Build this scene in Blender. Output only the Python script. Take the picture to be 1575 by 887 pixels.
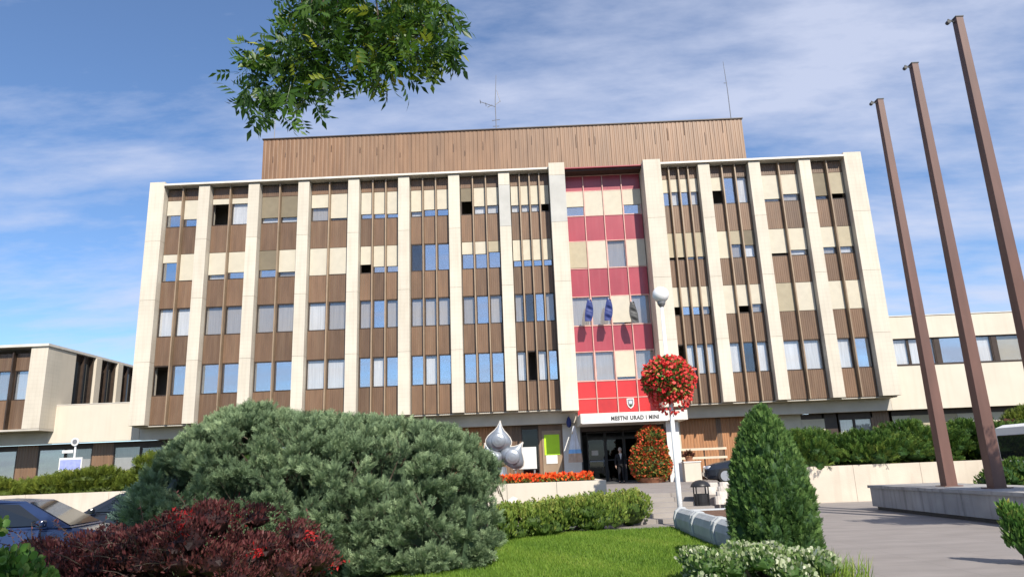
import bpy, bmesh, math, random
import numpy as np
from mathutils import Vector, Matrix
random.seed(7); rng = np.random.default_rng(11)
PI = math.pi; R = math.radians
for o in list(bpy.data.objects): bpy.data.objects.remove(o)
scene = bpy.context.scene
COL = scene.collection

# ------------------------------------------------------------------ camera
FPX, CX, CY = 1095.0, 787.5, 443.5
pit, rol, yaw = R(14.205), R(-2.246), R(-0.619)
FW = np.array([math.sin(yaw)*math.cos(pit), math.cos(yaw)*math.cos(pit), math.sin(pit)])
RT = np.array([math.cos(yaw), -math.sin(yaw), 0.0]); UP = np.cross(RT, FW)
RT, UP = math.cos(rol)*RT+math.sin(rol)*UP, -math.sin(rol)*RT+math.cos(rol)*UP
CAM = np.array([0, 0, 1.6])
cd = bpy.data.cameras.new('camera'); cam = bpy.data.objects.new('camera', cd); COL.objects.link(cam)
cd.sensor_width = 36.0; cd.lens = FPX/1575*36; cd.clip_end = 4000; cd.clip_start = 0.05
cam.matrix_world = Matrix(((RT[0], UP[0], -FW[0], 0), (RT[1], UP[1], -FW[1], 0), (RT[2], UP[2], -FW[2], 1.6), (0, 0, 0, 1)))
scene.camera = cam
def at(px, py, Y):                      # direction of a pixel, met with the plane y = Y
    d = FW+(px-CX)/FPX*RT-(py-CY)/FPX*UP
    return CAM+d*(Y/d[1])
def gz(px, py, z=0.0):                  # direction of a pixel, met with the level z
    d = FW+(px-CX)/FPX*RT-(py-CY)/FPX*UP
    return CAM+d*((z-1.6)/d[2])
def project(P):
    d = P-CAM; z = d@FW
    return CX+FPX*(d@RT)/z, CY-FPX*(d@UP)/z, z

# ------------------------------------------------------------------ sky, sun, exposure
SUN_AZ, SUN_EL = R(20), R(41)
world = bpy.data.worlds.new('World'); scene.world = world; world.use_nodes = True
nt = world.node_tree; nt.nodes.clear()
def N(t, typ, **k):
    n = t.nodes.new(typ)
    for a, b in k.items(): setattr(n, a, b)
    return n
out = N(nt, 'ShaderNodeOutputWorld'); bg = N(nt, 'ShaderNodeBackground'); bg.inputs[1].default_value = 0.115
sky = N(nt, 'ShaderNodeTexSky', sky_type='NISHITA', sun_disc=False)
sky.sun_elevation = SUN_EL; sky.sun_rotation = PI-SUN_AZ; sky.air_density = 0.85; sky.dust_density = 0.1; sky.ozone_density = 4.5
tc = N(nt, 'ShaderNodeTexCoord'); sep = N(nt, 'ShaderNodeSeparateXYZ'); nt.links.new(tc.outputs['Generated'], sep.inputs[0])
def wm(op, a, b=None):
    n = N(nt, 'ShaderNodeMath', operation=op)
    for i, v in enumerate((a, b)):
        if v is None: continue
        if isinstance(v, (int, float)): n.inputs[i].default_value = v
        else: nt.links.new(v, n.inputs[i])
    return n.outputs[0]
den = wm('ADD', wm('MAXIMUM', sep.outputs[2], 0.0), 0.16)
cmb = N(nt, 'ShaderNodeCombineXYZ')
nt.links.new(wm('DIVIDE', sep.outputs[0], den), cmb.inputs[0]); nt.links.new(wm('DIVIDE', sep.outputs[1], den), cmb.inputs[1])
mp = N(nt, 'ShaderNodeMapping'); nt.links.new(cmb.outputs[0], mp.inputs[0])
mp.inputs['Rotation'].default_value = (0, 0, R(24)); mp.inputs['Scale'].default_value = (0.8, 1.75, 1); mp.inputs['Location'].default_value = (3.1, 1.4, 0)
n1 = N(nt, 'ShaderNodeTexNoise'); n1.inputs['Scale'].default_value = 1.25; n1.inputs['Detail'].default_value = 9; n1.inputs['Roughness'].default_value = 0.56; n1.inputs['Distortion'].default_value = 0.35
n2 = N(nt, 'ShaderNodeTexNoise'); n2.inputs['Scale'].default_value = 3.6; n2.inputs['Detail'].default_value = 6; n2.inputs['Roughness'].default_value = 0.6
nt.links.new(mp.outputs[0], n1.inputs['Vector']); nt.links.new(mp.outputs[0], n2.inputs['Vector'])
cl = wm('ADD', wm('MULTIPLY', n1.outputs[0], 0.66), wm('MULTIPLY', n2.outputs[0], 0.40))
cl = wm('ADD', cl, wm('MULTIPLY', sep.outputs[0], 0.055))
rmp = N(nt, 'ShaderNodeValToRGB'); nt.links.new(cl, rmp.inputs[0])
rmp.color_ramp.elements[0].position = 0.44; rmp.color_ramp.elements[0].color = (0.06, 0.06, 0.06, 1)
rmp.color_ramp.elements[1].position = 0.67; rmp.color_ramp.elements[1].color = (0.8, 0.8, 0.8, 1)
mx = N(nt, 'ShaderNodeMix', data_type='RGBA'); nt.links.new(rmp.outputs[0], mx.inputs[0]); hs = N(nt, 'ShaderNodeHueSaturation'); hs.inputs['Saturation'].default_value = 1.08; hs.inputs['Value'].default_value = 1.12; nt.links.new(sky.outputs[0], hs.inputs['Color']); nt.links.new(hs.outputs[0], mx.inputs[6])
mx.inputs[7].default_value = (4.3, 4.65, 5.8, 1)
nt.links.new(mx.outputs[2], bg.inputs[0]); nt.links.new(bg.outputs[0], out.inputs[0])
sd = bpy.data.lights.new('sun', 'SUN'); sd.energy = 4.6; sd.angle = R(0.53); sd.color = (1.0, 0.93, 0.82)
sun = bpy.data.objects.new('sun', sd); COL.objects.link(sun)
SV = Vector((math.sin(SUN_AZ)*math.cos(SUN_EL), -math.cos(SUN_AZ)*math.cos(SUN_EL), math.sin(SUN_EL)))
sun.rotation_euler = SV.to_track_quat('Z', 'Y').to_euler(); sun.location = (30, -60, 60)
vs = scene.view_settings; vs.view_transform = 'Standard'; vs.look = 'None'; vs.gamma = 1; vs.exposure = 0.5; vs.use_curve_mapping = False

# ------------------------------------------------------------------ materials
M = {}
def pm(name, col, rough=0.7, var=0.15, scale=3.0, stretch=(1, 1, 1), bump=0.0, bscale=40, metal=0.0, objrand=0.0, alt=None, altamt=0.5, spec=0.4, streak=0.0, streakcol=None, grid=None):
    m = bpy.data.materials.new(name); m.use_nodes = True; t = m.node_tree; L = t.links
    b = t.nodes['Principled BSDF']; b.inputs['Roughness'].default_value = rough; b.inputs['Metallic'].default_value = metal
    b.inputs['Specular IOR Level'].default_value = spec
    geo = N(t, 'ShaderNodeNewGeometry'); mpn = N(t, 'ShaderNodeMapping'); mpn.inputs['Scale'].default_value = stretch
    L.new(geo.outputs['Position'], mpn.inputs[0])
    def noise(sc, det=5, src=None):
        n = N(t, 'ShaderNodeTexNoise'); n.inputs['Scale'].default_value = sc; n.inputs['Detail'].default_value = det
        L.new(src or mpn.outputs[0], n.inputs['Vector']); return n.outputs[0]
    def mix(fac, a, bb, typ='MIX'):
        x = N(t, 'ShaderNodeMix', data_type='RGBA', blend_type=typ)
        for i, v in ((0, fac), (6, a), (7, bb)):
            if isinstance(v, (int, float)): x.inputs[i].default_value = v
            elif isinstance(v, tuple): x.inputs[i].default_value = (*v, 1)
            else: L.new(v, x.inputs[i])
        return x.outputs[2]
    def ramp(src, lo, hi, p0=0.3, p1=0.7):
        r = N(t, 'ShaderNodeValToRGB'); L.new(src, r.inputs[0])
        r.color_ramp.elements[0].position = p0; r.color_ramp.elements[1].position = p1
        r.color_ramp.elements[0].color = (lo, lo, lo, 1); r.color_ramp.elements[1].color = (hi, hi, hi, 1); return r.outputs[0]
    c = tuple(col)
    if alt is not None:
        oi = N(t, 'ShaderNodeObjectInfo'); c = mix(ramp(oi.outputs['Random'], 0, altamt*2 if altamt < .5 else 1, 0, 1), c, tuple(alt))
    if objrand:
        oi = N(t, 'ShaderNodeObjectInfo'); c = mix(1.0, c, ramp(oi.outputs['Random'], 1-objrand, 1+objrand, 0, 1), 'MULTIPLY')
    c = mix(1.0, c, ramp(noise(scale), 1-var, 1+var), 'MULTIPLY')
    if streak:
        ms = N(t, 'ShaderNodeMapping'); ms.inputs['Scale'].default_value = (3.0, 3.0, 0.22); L.new(geo.outputs['Position'], ms.inputs[0])
        c = mix(ramp(noise(1.6, 6, ms.outputs[0]), 0, streak, 0.5, 0.72), c, tuple(streakcol or (0.06, 0.05, 0.04)))
    if grid:
        br = N(t, 'ShaderNodeTexBrick'); br.offset = 0.0; br.inputs['Scale'].default_value = 1; br.inputs['Mortar Size'].default_value = grid[2]
        br.inputs['Brick Width'].default_value = grid[0]; br.inputs['Row Height'].default_value = grid[1]; br.inputs['Mortar Smooth'].default_value = 0.3
        sx = N(t, 'ShaderNodeSeparateXYZ'); L.new(geo.outputs['Position'], sx.inputs[0]); cb = N(t, 'ShaderNodeCombineXYZ')
        a0, a1 = grid[4]
        if a0 == 'XY':
            ad = N(t, 'ShaderNodeMath', operation='ADD'); L.new(sx.outputs[0], ad.inputs[0]); L.new(sx.outputs[1], ad.inputs[1]); L.new(ad.outputs[0], cb.inputs[0])
        else: L.new(sx.outputs[a0], cb.inputs[0])
        L.new(sx.outputs[a1], cb.inputs[1]); L.new(cb.outputs[0], br.inputs['Vector'])
        c = mix(br.outputs['Fac'], c, mix(1.0, c, (grid[3],)*3, 'MULTIPLY'))
    L.new(c, b.inputs['Base Color'])
    if bump:
        bp = N(t, 'ShaderNodeBump'); bp.inputs['Strength'].default_value = bump; bp.inputs['Distance'].default_value = 0.02
        L.new(noise(bscale, 6), bp.inputs['Height']); L.new(bp.outputs[0], b.inputs['Normal'])
    M[name] = m; return m
def foliage(name, cols, rough=0.65, trans=0.18, spec=0.25):
    m = bpy.data.materials.new(name); m.use_nodes = True; t = m.node_tree; L = t.links
    b = t.nodes['Principled BSDF']; b.inputs['Roughness'].default_value = rough; b.inputs['Specular IOR Level'].default_value = spec
    a = N(t, 'ShaderNodeAttribute', attribute_name='tone'); r = N(t, 'ShaderNodeValToRGB'); L.new(a.outputs['Fac'], r.inputs[0])
    e = r.color_ramp.elements; n = len(cols)
    while len(e) < n: e.new(0.5)
    for i, cc in enumerate(cols): e[i].position = i/max(1, n-1); e[i].color = (*cc, 1)
    L.new(r.outputs[0], b.inputs['Base Color'])
    tr = N(t, 'ShaderNodeBsdfTranslucent'); L.new(r.outputs[0], tr.inputs[0]); ms = N(t, 'ShaderNodeMixShader'); ms.inputs[0].default_value = trans
    o = t.nodes['Material Output']; L.new(b.outputs[0], ms.inputs[1]); L.new(tr.outputs[0], ms.inputs[2]); L.new(ms.outputs[0], o.inputs[0])
    M[name] = m
def glassmat(name, refl, tint=(0.75, 0.8, 0.85), rough=0.02):
    m = bpy.data.materials.new(name); m.use_nodes = True; t = m.node_tree; L = t.links; t.nodes.remove(t.nodes['Principled BSDF'])
    tr = N(t, 'ShaderNodeBsdfTransparent'); tr.inputs[0].default_value = (*tint, 1); gl = N(t, 'ShaderNodeBsdfGlossy'); gl.inputs['Roughness'].default_value = rough
    gl.inputs[0].default_value = (0.95, 0.97, 1, 1); lw = N(t, 'ShaderNodeLayerWeight'); lw.inputs[0].default_value = 0.5; fr = N(t, 'ShaderNodeMath', operation='POWER'); L.new(lw.outputs['Facing'], fr.inputs[0]); fr.inputs[1].default_value = 4.0
    ad = N(t, 'ShaderNodeMath', operation='ADD', use_clamp=True); L.new(fr.outputs[0], ad.inputs[0]); ad.inputs[1].default_value = refl
    nz = N(t, 'ShaderNodeTexNoise'); nz.inputs['Detail'].default_value = 0; nz.inputs['Scale'].default_value = 0.45; g = N(t, 'ShaderNodeNewGeometry'); L.new(g.outputs['Position'], nz.inputs['Vector'])
    bp = N(t, 'ShaderNodeBump'); bp.inputs['Strength'].default_value = 0.03; bp.inputs['Distance'].default_value = 0.05; L.new(nz.outputs[0], bp.inputs['Height'])
    ms = N(t, 'ShaderNodeMixShader'); L.new(ad.outputs[0], ms.inputs[0]); L.new(tr.outputs[0], ms.inputs[1]); L.new(gl.outputs[0], ms.inputs[2])
    L.new(ms.outputs[0], t.nodes['Material Output'].inputs[0]); M[name] = m

G1 = (0.21, 0.21, 0.010, 0.9, ('XY', 2))
pm('cream', (0.585, 0.53, 0.44), 0.75, 0.07, 0.8, objrand=0.05, bump=0.15, bscale=25, grid=G1, streak=0.28, streakcol=(0.42, 0.36, 0.27))
pm('cream_plain', (0.585, 0.525, 0.435), 0.8, 0.05, 0.7, bump=0.12, bscale=18, streak=0.18, streakcol=(0.45, 0.38, 0.29))
pm('greypanel', (0.46, 0.45, 0.42), 0.8, 0.08, 1.5, bump=0.1)
pm('joint', (0.30, 0.25, 0.19), 0.9)
pm('brown', (0.142, 0.086, 0.053), 0.42, 0.16, 2.0, (2, 2, 0.35), alt=(0.165, 0.098, 0.058), objrand=0.18, metal=0.0, spec=0.5, streak=0.3, streakcol=(0.23, 0.16, 0.10))
pm('brownlight', (0.235, 0.138, 0.078), 0.42, 0.14, 1.6, (2, 2, 0.3), alt=(0.22, 0.122, 0.064), objrand=0.07, spec=0.5, streak=0.55, streakcol=(0.12, 0.066, 0.036))
pm('stain', (0.07, 0.035, 0.02), 0.6, 0.3, 5)
pm('mullion', (0.30, 0.215, 0.14), 0.4, 0.12, 2, spec=0.5, objrand=0.15)
pm('frame_dark', (0.045, 0.03, 0.022), 0.45, 0.2, 4)
pm('frame_white', (0.64, 0.60, 0.54), 0.5, 0.06, 4)
pm('red_panel', (0.32, 0.045, 0.062), 0.3, 0.10, 0.8, objrand=0.1, spec=0.6, streak=0.2, streakcol=(0.40, 0.12, 0.13))
pm('red_bright', (0.46, 0.025, 0.022), 0.18, 0.16, 0.9, objrand=0.12, spec=0.6)
pm('red_frame', (0.58, 0.34, 0.29), 0.5, 0.1, 3)
pm('blind', (0.58, 0.535, 0.44), 0.7, 0.05, 3, alt=(0.54, 0.49, 0.385), objrand=0.05, grid=(50, 0.055, 0.012, 0.8, (0, 2)))
pm('blind_tan', (0.42, 0.365, 0.26), 0.7, 0.06, 3, objrand=0.1, grid=(50, 0.055, 0.012, 0.8, (0, 2)))
pm('blind_olive', (0.21, 0.175, 0.12), 0.7, 0.08, 3, objrand=0.15, grid=(50, 0.055, 0.012, 0.8, (0, 2)))
pm('curtain', (0.34, 0.315, 0.295), 0.9, 0.14, 2, (9, 9, 0.4), objrand=0.12)
pm('curtain_white', (0.60, 0.59, 0.58), 0.9, 0.14, 2, (9, 9, 0.4), objrand=0.08)
pm('interior', (0.13, 0.115, 0.10), 0.9, 0.2, 0.6)
pm('roofing', (0.20, 0.19, 0.18), 0.9)
pm('zinc', (0.62, 0.58, 0.52), 0.45, 0.1, 2, metal=0.0)
pm('concrete_beam', (0.50, 0.46, 0.40), 0.85, 0.1, 1.2, bump=0.2, bscale=20)
pm('concrete', (0.33, 0.32, 0.31), 0.85, 0.13, 1.8, bump=0.3, bscale=25, streak=0.6, streakcol=(0.10, 0.095, 0.09), objrand=0.06)
pm('concrete_pale', (0.40, 0.42, 0.43), 0.8, 0.12, 3, bump=0.25, bscale=30)
pm('wall_pale', (0.58, 0.51, 0.42), 0.85, 0.09, 1.2, bump=0.2, bscale=22, streak=0.35, streakcol=(0.40, 0.34, 0.27))
pm('paving', (0.25, 0.225, 0.21), 0.8, 0.12, 0.9, (1, 2.5, 1), bump=0.2, bscale=30, grid=(1.2, 0.6, 0.012, 0.86, (0, 1)))
pm('step_stone', (0.29, 0.262, 0.238), 0.8, 0.1, 1.5, bump=0.2, bscale=30, objrand=0.06)
pm('asphalt', (0.075, 0.073, 0.072), 0.9, 0.15, 2, bump=0.3, bscale=60)
pm('soil', (0.13, 0.072, 0.045), 0.95, 0.25, 4, bump=0.6, bscale=25)
pm('turf', (0.10, 0.175, 0.025), 0.9, 0.25, 3, bump=0.5, bscale=60)
pm('earthbank', (0.07, 0.065, 0.025), 0.95, 0.3, 2)
pm('rust', (0.125, 0.062, 0.048), 0.5, 0.16, 3, (1.5, 1.5, 0.25), spec=0.5, objrand=0.08)
pm('bark', (0.10, 0.075, 0.055), 0.9, 0.3, 6, bump=0.6, bscale=20)
pm('white_metal', (0.74, 0.75, 0.76), 0.4, 0.05, 3)
pm('globe', (0.78, 0.78, 0.79), 0.25, 0.05, 4)
pm('steel', (0.25, 0.275, 0.31), 0.4, 0.16, 4, metal=0.45)
pm('grey_metal', (0.22, 0.22, 0.23), 0.45, 0.12, 3, metal=0.4)
pm('black_metal', (0.02, 0.02, 0.022), 0.4, 0.2, 5)
pm('dark_grey', (0.05, 0.052, 0.055), 0.5, 0.2, 3)
pm('wood', (0.36, 0.175, 0.082), 0.55, 0.2, 2.2, (5, 5, 0.4), objrand=0.1, streak=0.3, streakcol=(0.17, 0.075, 0.035))
pm('woodrail', (0.60, 0.50, 0.38), 0.6, 0.1, 3)
pm('white', (0.68, 0.67, 0.65), 0.6, 0.03, 2)
pm('pale_blue', (0.50, 0.62, 0.74), 0.6, 0.06, 6)
pm('poster_green', (0.48, 0.80, 0.02), 0.5, 0.05, 3)
pm('ink', (0.06, 0.06, 0.06), 0.6)
pm('blue', (0.02, 0.035, 0.16), 0.6, 0.1, 6)
pm('sign_blue', (0.30, 0.34, 0.68), 0.5, 0.12, 8)
pm('flag_cloth', (0.60, 0.62, 0.68), 0.8, 0.1, 3)
pm('flag_blue', (0.20, 0.42, 0.72), 0.8, 0.1, 3)
pm('flag_sand', (0.46, 0.33, 0.25), 0.8, 0.15, 5)
pm('terracotta', (0.30, 0.13, 0.07), 0.8, 0.15, 5)
pm('car_blue', (0.022, 0.040, 0.105), 0.18, 0.05, 2, metal=0.2, spec=0.7)
pm('car_dark', (0.020, 0.024, 0.034), 0.18, 0.05, 2, metal=0.2, spec=0.7)
pm('car_white', (0.70, 0.71, 0.72), 0.25, 0.03, 2, spec=0.6)
pm('car_glass', (0.012, 0.014, 0.016), 0.04, 0.05, 2, spec=0.9)
pm('lamp_glass', (0.75, 0.76, 0.78), 0.08, 0.05, 8, spec=0.8)
pm('tyre', (0.02, 0.02, 0.02), 0.85, 0.1, 6)
pm('rim', (0.5, 0.5, 0.52), 0.3, 0.05, 4, metal=0.7)
pm('suit', (0.012, 0.012, 0.015), 0.8, 0.2, 8)
pm('skin', (0.58, 0.37, 0.28), 0.55, 0.06, 9)
pm('hair_grey', (0.42, 0.40, 0.38), 0.7, 0.15, 30)
pm('rock', (0.62, 0.57, 0.51), 0.9, 0.16, 3, bump=0.7, bscale=9, objrand=0.1)
glassmat('glass', 0.22, (.9, .92, .94)); glassmat('glass_dim', 0.09, (0.95, 0.955, 0.96)); glassmat('glass_sky', 0.42, (.9, .92, .95)); glassmat('glass_dark', 0.03, (0.35, 0.4, 0.4))
foliage('f_juniper', [(0.065, 0.105, 0.055), (0.14, 0.205, 0.108), (0.235, 0.32, 0.168), (0.33, 0.415, 0.225)], 0.6, 0.12)
foliage('f_juniper_shaded', [(0.022, 0.048, 0.040), (0.045, 0.085, 0.07), (0.085, 0.14, 0.115)], 0.6, 0.12)  # juniper in tree shade, the shade put into darker, bluer tones
foliage('f_conifer', [(0.032, 0.075, 0.022), (0.082, 0.165, 0.040), (0.145, 0.245, 0.064), (0.20, 0.30, 0.09)], 0.6, 0.15)
foliage('f_barberry', [(0.03, 0.012, 0.012), (0.075, 0.020, 0.020), (0.115, 0.030, 0.032), (0.16, 0.06, 0.052), (0.085, 0.055, 0.035)], 0.5, 0.2)
foliage('f_barberry_red', [(0.26, 0.012, 0.014), (0.42, 0.018, 0.018)], 0.5, 0.2)
foliage('f_hedge', [(0.055, 0.10, 0.018), (0.12, 0.19, 0.03), (0.205, 0.27, 0.048), (0.30, 0.31, 0.075)], 0.55, 0.2)
foliage('f_bank', [(0.026, 0.068, 0.014), (0.060, 0.125, 0.02), (0.110, 0.175, 0.028), (0.16, 0.195, 0.035)], 0.6, 0.15)
foliage('f_bank_yellow', [(0.065, 0.095, 0.014), (0.12, 0.16, 0.02), (0.19, 0.21, 0.028)], 0.6, 0.15)
foliage('f_bank_red', [(0.07, 0.03, 0.02), (0.13, 0.04, 0.03), (0.09, 0.08, 0.03)], 0.6, 0.15)
foliage('f_varieg', [(0.06, 0.12, 0.03), (0.16, 0.24, 0.07), (0.50, 0.54, 0.36), (0.66, 0.66, 0.52)], 0.5, 0.2)
foliage('f_leaf', [(0.018, 0.050, 0.010), (0.045, 0.105, 0.016), (0.085, 0.17, 0.02), (0.30, 0.34, 0.035), (0.42, 0.34, 0.05)], 0.4, 0.38, 0.4)
foliage('f_rose', [(0.04, 0.11, 0.02), (0.085, 0.19, 0.035), (0.16, 0.26, 0.06), (0.40, 0.36, 0.08)], 0.45, 0.25)
foliage('f_flower_red', [(0.62, 0.03, 0.035), (0.78, 0.06, 0.06), (0.80, 0.16, 0.12)], 0.6, 0.2)
foliage('f_flower_orange', [(0.72, 0.05, 0.012), (0.82, 0.10, 0.02), (0.85, 0.20, 0.04)], 0.6, 0.2)
foliage('f_flower_mix', [(0.50, 0.045, 0.025), (0.62, 0.09, 0.04), (0.42, 0.14, 0.03)], 0.6, 0.2)
foliage('f_flower_leaf', [(0.07, 0.10, 0.02), (0.13, 0.17, 0.03), (0.28, 0.16, 0.04)], 0.6, 0.2)
foliage('f_grass', [(0.07, 0.14, 0.015), (0.125, 0.225, 0.024), (0.185, 0.285, 0.036), (0.28, 0.31, 0.07)], 0.6, 0.25)

# ------------------------------------------------------------------ mesh helpers
class MB:
    def __init__(s): s.v = []; s.f = []
    def add(s, v, f):
        k = len(s.v); s.v += [tuple(p) for p in v]; s.f += [tuple(i+k for i in q) for q in f]; return s
    def box(s, x0, x1, y0, y1, z0, z1):
        return s.add([(x0, y0, z0), (x1, y0, z0), (x1, y1, z0), (x0, y1, z0), (x0, y0, z1), (x1, y0, z1), (x1, y1, z1), (x0, y1, z1)],
                     [(0, 3, 2, 1), (4, 5, 6, 7), (0, 1, 5, 4), (1, 2, 6, 5), (2, 3, 7, 6), (3, 0, 4, 7)])
    def tube(s, pts, rad, n=8, cap=True):
        pts = [np.array(p, float) for p in pts]; V = []
        if isinstance(rad, (int, float)): rad = [rad]*len(pts)
        ref = None
        for i, p in enumerate(pts):
            d = pts[min(i+1, len(pts)-1)]-pts[max(i-1, 0)]; d = d/(np.linalg.norm(d)+1e-9)
            if ref is None: ref = np.array([1, 0, 0]) if abs(d[0]) < .8 else np.array([0, 1, 0])
            a = np.cross(d, ref); a /= np.linalg.norm(a)+1e-9; b = np.cross(d, a); ref = np.cross(a, d) if False else ref
            for k in range(n): V.append(p+rad[i]*(math.cos(2*PI*k/n)*a+math.sin(2*PI*k/n)*b))
        F = [(i*n+k, i*n+(k+1) % n, (i+1)*n+(k+1) % n, (i+1)*n+k) for i in range(len(pts)-1) for k in range(n)]
        if cap: F += [tuple(range(n))[::-1], tuple((len(pts)-1)*n+k for k in range(n))]
        return s.add(V, F)
    def lathe(s, prof, n=20, c=(0, 0, 0), sx=1, sy=1):
        V = []; F = []
        for r, z in prof:
            for k in range(n): V.append((c[0]+sx*r*math.cos(2*PI*k/n), c[1]+sy*r*math.sin(2*PI*k/n), c[2]+z))
        for i in range(len(prof)-1):
            for k in range(n): F.append((i*n+k, i*n+(k+1) % n, (i+1)*n+(k+1) % n, (i+1)*n+k))
        F += [tuple(range(n))[::-1], tuple((len(prof)-1)*n+k for k in range(n))]
        return s.add(V, F)
    def prism(s, poly, axis, a, b):          # polygon (2d) extruded along an axis
        def p(u, v, w): return {'x': (w, u, v), 'y': (u, w, v), 'z': (u, v, w)}[axis]
        n = len(poly); V = [p(u, v, a) for u, v in poly]+[p(u, v, b) for u, v in poly]
        return s.add(V, [tuple(range(n)), tuple(range(n, 2*n))[::-1]]+[(i, (i+1) % n, n+(i+1) % n, n+i) for i in range(n)])
    def mesh(s, name, smooth=False):
        me = bpy.data.meshes.new(name); me.from_pydata(s.v, [], s.f)
        bm = bmesh.new(); bm.from_mesh(me); bmesh.ops.recalc_face_normals(bm, faces=bm.faces); bm.to_mesh(me); bm.free()
        if smooth: me.shade_smooth()
        return me
def obj(name, me, mat=None, parent=None, loc=None, bevel=0, smooth=False):
    if isinstance(me, MB): me = me.mesh(name, smooth)
    if mat and not me.materials: me.materials.append(M[mat])
    o = bpy.data.objects.new(name, me); COL.objects.link(o)
    if loc is not None: o.location = loc
    if parent: o.parent = parent
    if bevel:
        b = o.modifiers.new('bevel', 'BEVEL'); b.width = bevel; b.segments = 2; b.limit_method = 'ANGLE'; b.angle_limit = R(40)
    return o
def thing(name, label, cat, loc=(0, 0, 0), group=None, rz=0):
    o = bpy.data.objects.new(name, None); COL.objects.link(o); o.location = loc; o.rotation_euler = (0, 0, rz); o.empty_display_size = 0.2
    return tag(o, label, cat, group)
def tag(o, label, cat, group=None):
    o['label'] = label; o['category'] = cat
    if group: o['group'] = group
    return o
def struct(o): o['kind'] = 'structure'; return o
_cache = {}
def boxmesh(kind, w, d, h, mat):            # centred in x, front at y=0, base at z=0, shared between alike pieces
    key = (kind, round(w, 3), round(d, 3), round(h, 3), mat)
    if key not in _cache:
        me = MB().box(-w/2, w/2, 0, d, 0, h).mesh(kind); me.materials.append(M[mat]); _cache[key] = me
    return _cache[key]
def ribmesh(kind, w, h, mat, pitch=0.11, depth=0.013):
    key = ('rib', kind, round(w, 3), round(h, 3), mat)
    if key not in _cache:
        n = max(3, int(round(w/pitch))); prof = []
        for i in range(n):
            x = -w/2+w*i/n; p = w/n
            prof += [(x, depth), (x+p*.12, 0), (x+p*.6, 0), (x+p*.72, depth)]
        prof += [(w/2, depth)]
        V = [(x, y, 0) for x, y in prof]+[(x, y, h) for x, y in prof]; k = len(prof)
        F = [(i, i+1, k+i+1, k+i) for i in range(k-1)]
        me = MB().add(V, F).mesh(kind); me.materials.append(M[mat]); _cache[key] = me
    return _cache[key]
def framemesh(w, h, t, d, mat, mid=None):
    key = ('frame', round(w, 3), round(h, 3), t, d, mat, mid)
    if key not in _cache:
        b = MB().box(-w/2, -w/2+t, 0, d, 0, h).box(w/2-t, w/2, 0, d, 0, h).box(-w/2+t, w/2-t, 0, d, 0, t).box(-w/2+t, w/2-t, 0, d, h-t, h)
        if mid: b.box(-w/2+t, w/2-t, 0, d, h*mid-t*.4, h*mid+t*.4)
        me = b.mesh('window'); me.materials.append(M[mat]); _cache[key] = me
    return _cache[key]
def window(parent, x, y, z0, w, h, frame='frame_dark', glass='glass', blind=None, frac=0, curtain=None, cfrac=1.0, t=0.05):
    # the frame carries pane, blind and curtain as its own pieces
    wo = obj('window', framemesh(w, h, t, 0.07, frame), parent=parent, loc=(x, y, z0))
    if not (blind and frac >= 0.99) and glass:
        obj('pane', boxmesh('pane', w-2*t, 0.012, h-2*t, glass), parent=wo, loc=(0, 0.04, t))
    if blind and frac > 0:
        bh = (h-0.02)*frac
        obj('blind', boxmesh('blind', w-0.02, 0.02, bh, blind), parent=wo, loc=(0, -0.022, h-0.01-bh))
    if curtain:
        ch = (h-0.1)*cfrac; cw = w-2*t
        obj('curtain', boxmesh('curtain', cw, 0.02, ch, curtain), parent=wo, loc=(0, 0.14, h-0.05-ch))
    return wo

# scatter leaf shapes into one mesh ------------------------------------------------
def frames(D, roll=None):
    D = D/(np.linalg.norm(D, axis=1, keepdims=True)+1e-9); n = len(D)
    r = rng.normal(size=(n, 3)) if roll is None else np.tile(np.array(roll, float), (n, 1))+rng.normal(size=(n, 3))*0.25
    B = np.cross(D, r); B /= np.linalg.norm(B, axis=1, keepdims=True)+1e-9; C = np.cross(D, B)
    return np.stack([D, B, C], axis=2)       # columns: local x, y, z
def scatter_mesh(name, sets, mat):
    V = []; T = []; tone = []; off = 0
    for tv, tf, P, D, S, tn, roll in sets:
        tv = np.array(tv, float); tf = np.array(tf, int); n = len(P)
        if n == 0: continue
        F = frames(np.array(D, float), roll); S = np.broadcast_to(np.array(S, float), (n,))
        v = np.einsum('nij,kj->nki', F, tv)*S[:, None, None]+np.array(P)[:, None, :]
        V.append(v.reshape(-1, 3)); T.append((tf[None]+(np.arange(n)*len(tv))[:, None, None]+off).reshape(-1, 3)); off += n*len(tv)
        tone.append(np.repeat(np.clip(tn, 0, 1), len(tf)))
    V = np.concatenate(V); T = np.concatenate(T); tone = np.concatenate(tone)
    me = bpy.data.meshes.new(name); me.vertices.add(len(V)); me.vertices.foreach_set('co', V.ravel())
    me.loops.add(T.size); me.loops.foreach_set('vertex_index', T.ravel().astype(np.int32))
    me.polygons.add(len(T)); me.polygons.foreach_set('loop_start', (np.arange(len(T))*3).astype(np.int32))
    a = me.attributes.new('tone', 'FLOAT', 'FACE'); a.data.foreach_set('value', tone.astype(np.float32))
    me.update(calc_edges=True); me.validate(); me.materials.append(M[mat]); return me
def leaf_t(w=0.4, fold=0.08):              # pointed leaf, length 1 along x
    return ([(0, 0, 0), (0.45, w/2, fold), (1, 0, -0.05), (0.45, -w/2, fold), (0.5, 0, 0)], [(0, 4, 1), (1, 4, 2), (2, 4, 3), (3, 4, 0)])
def blob_leaf():
    return ([(0, 0, 0), (0.35, 0.38, 0.06), (0.85, 0.3, 0.0), (1, 0, -0.05), (0.85, -0.3, 0.0), (0.35, -0.38, 0.06)], [(0, 1, 2), (0, 2, 3), (0, 3, 4), (0, 4, 5)])
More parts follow.
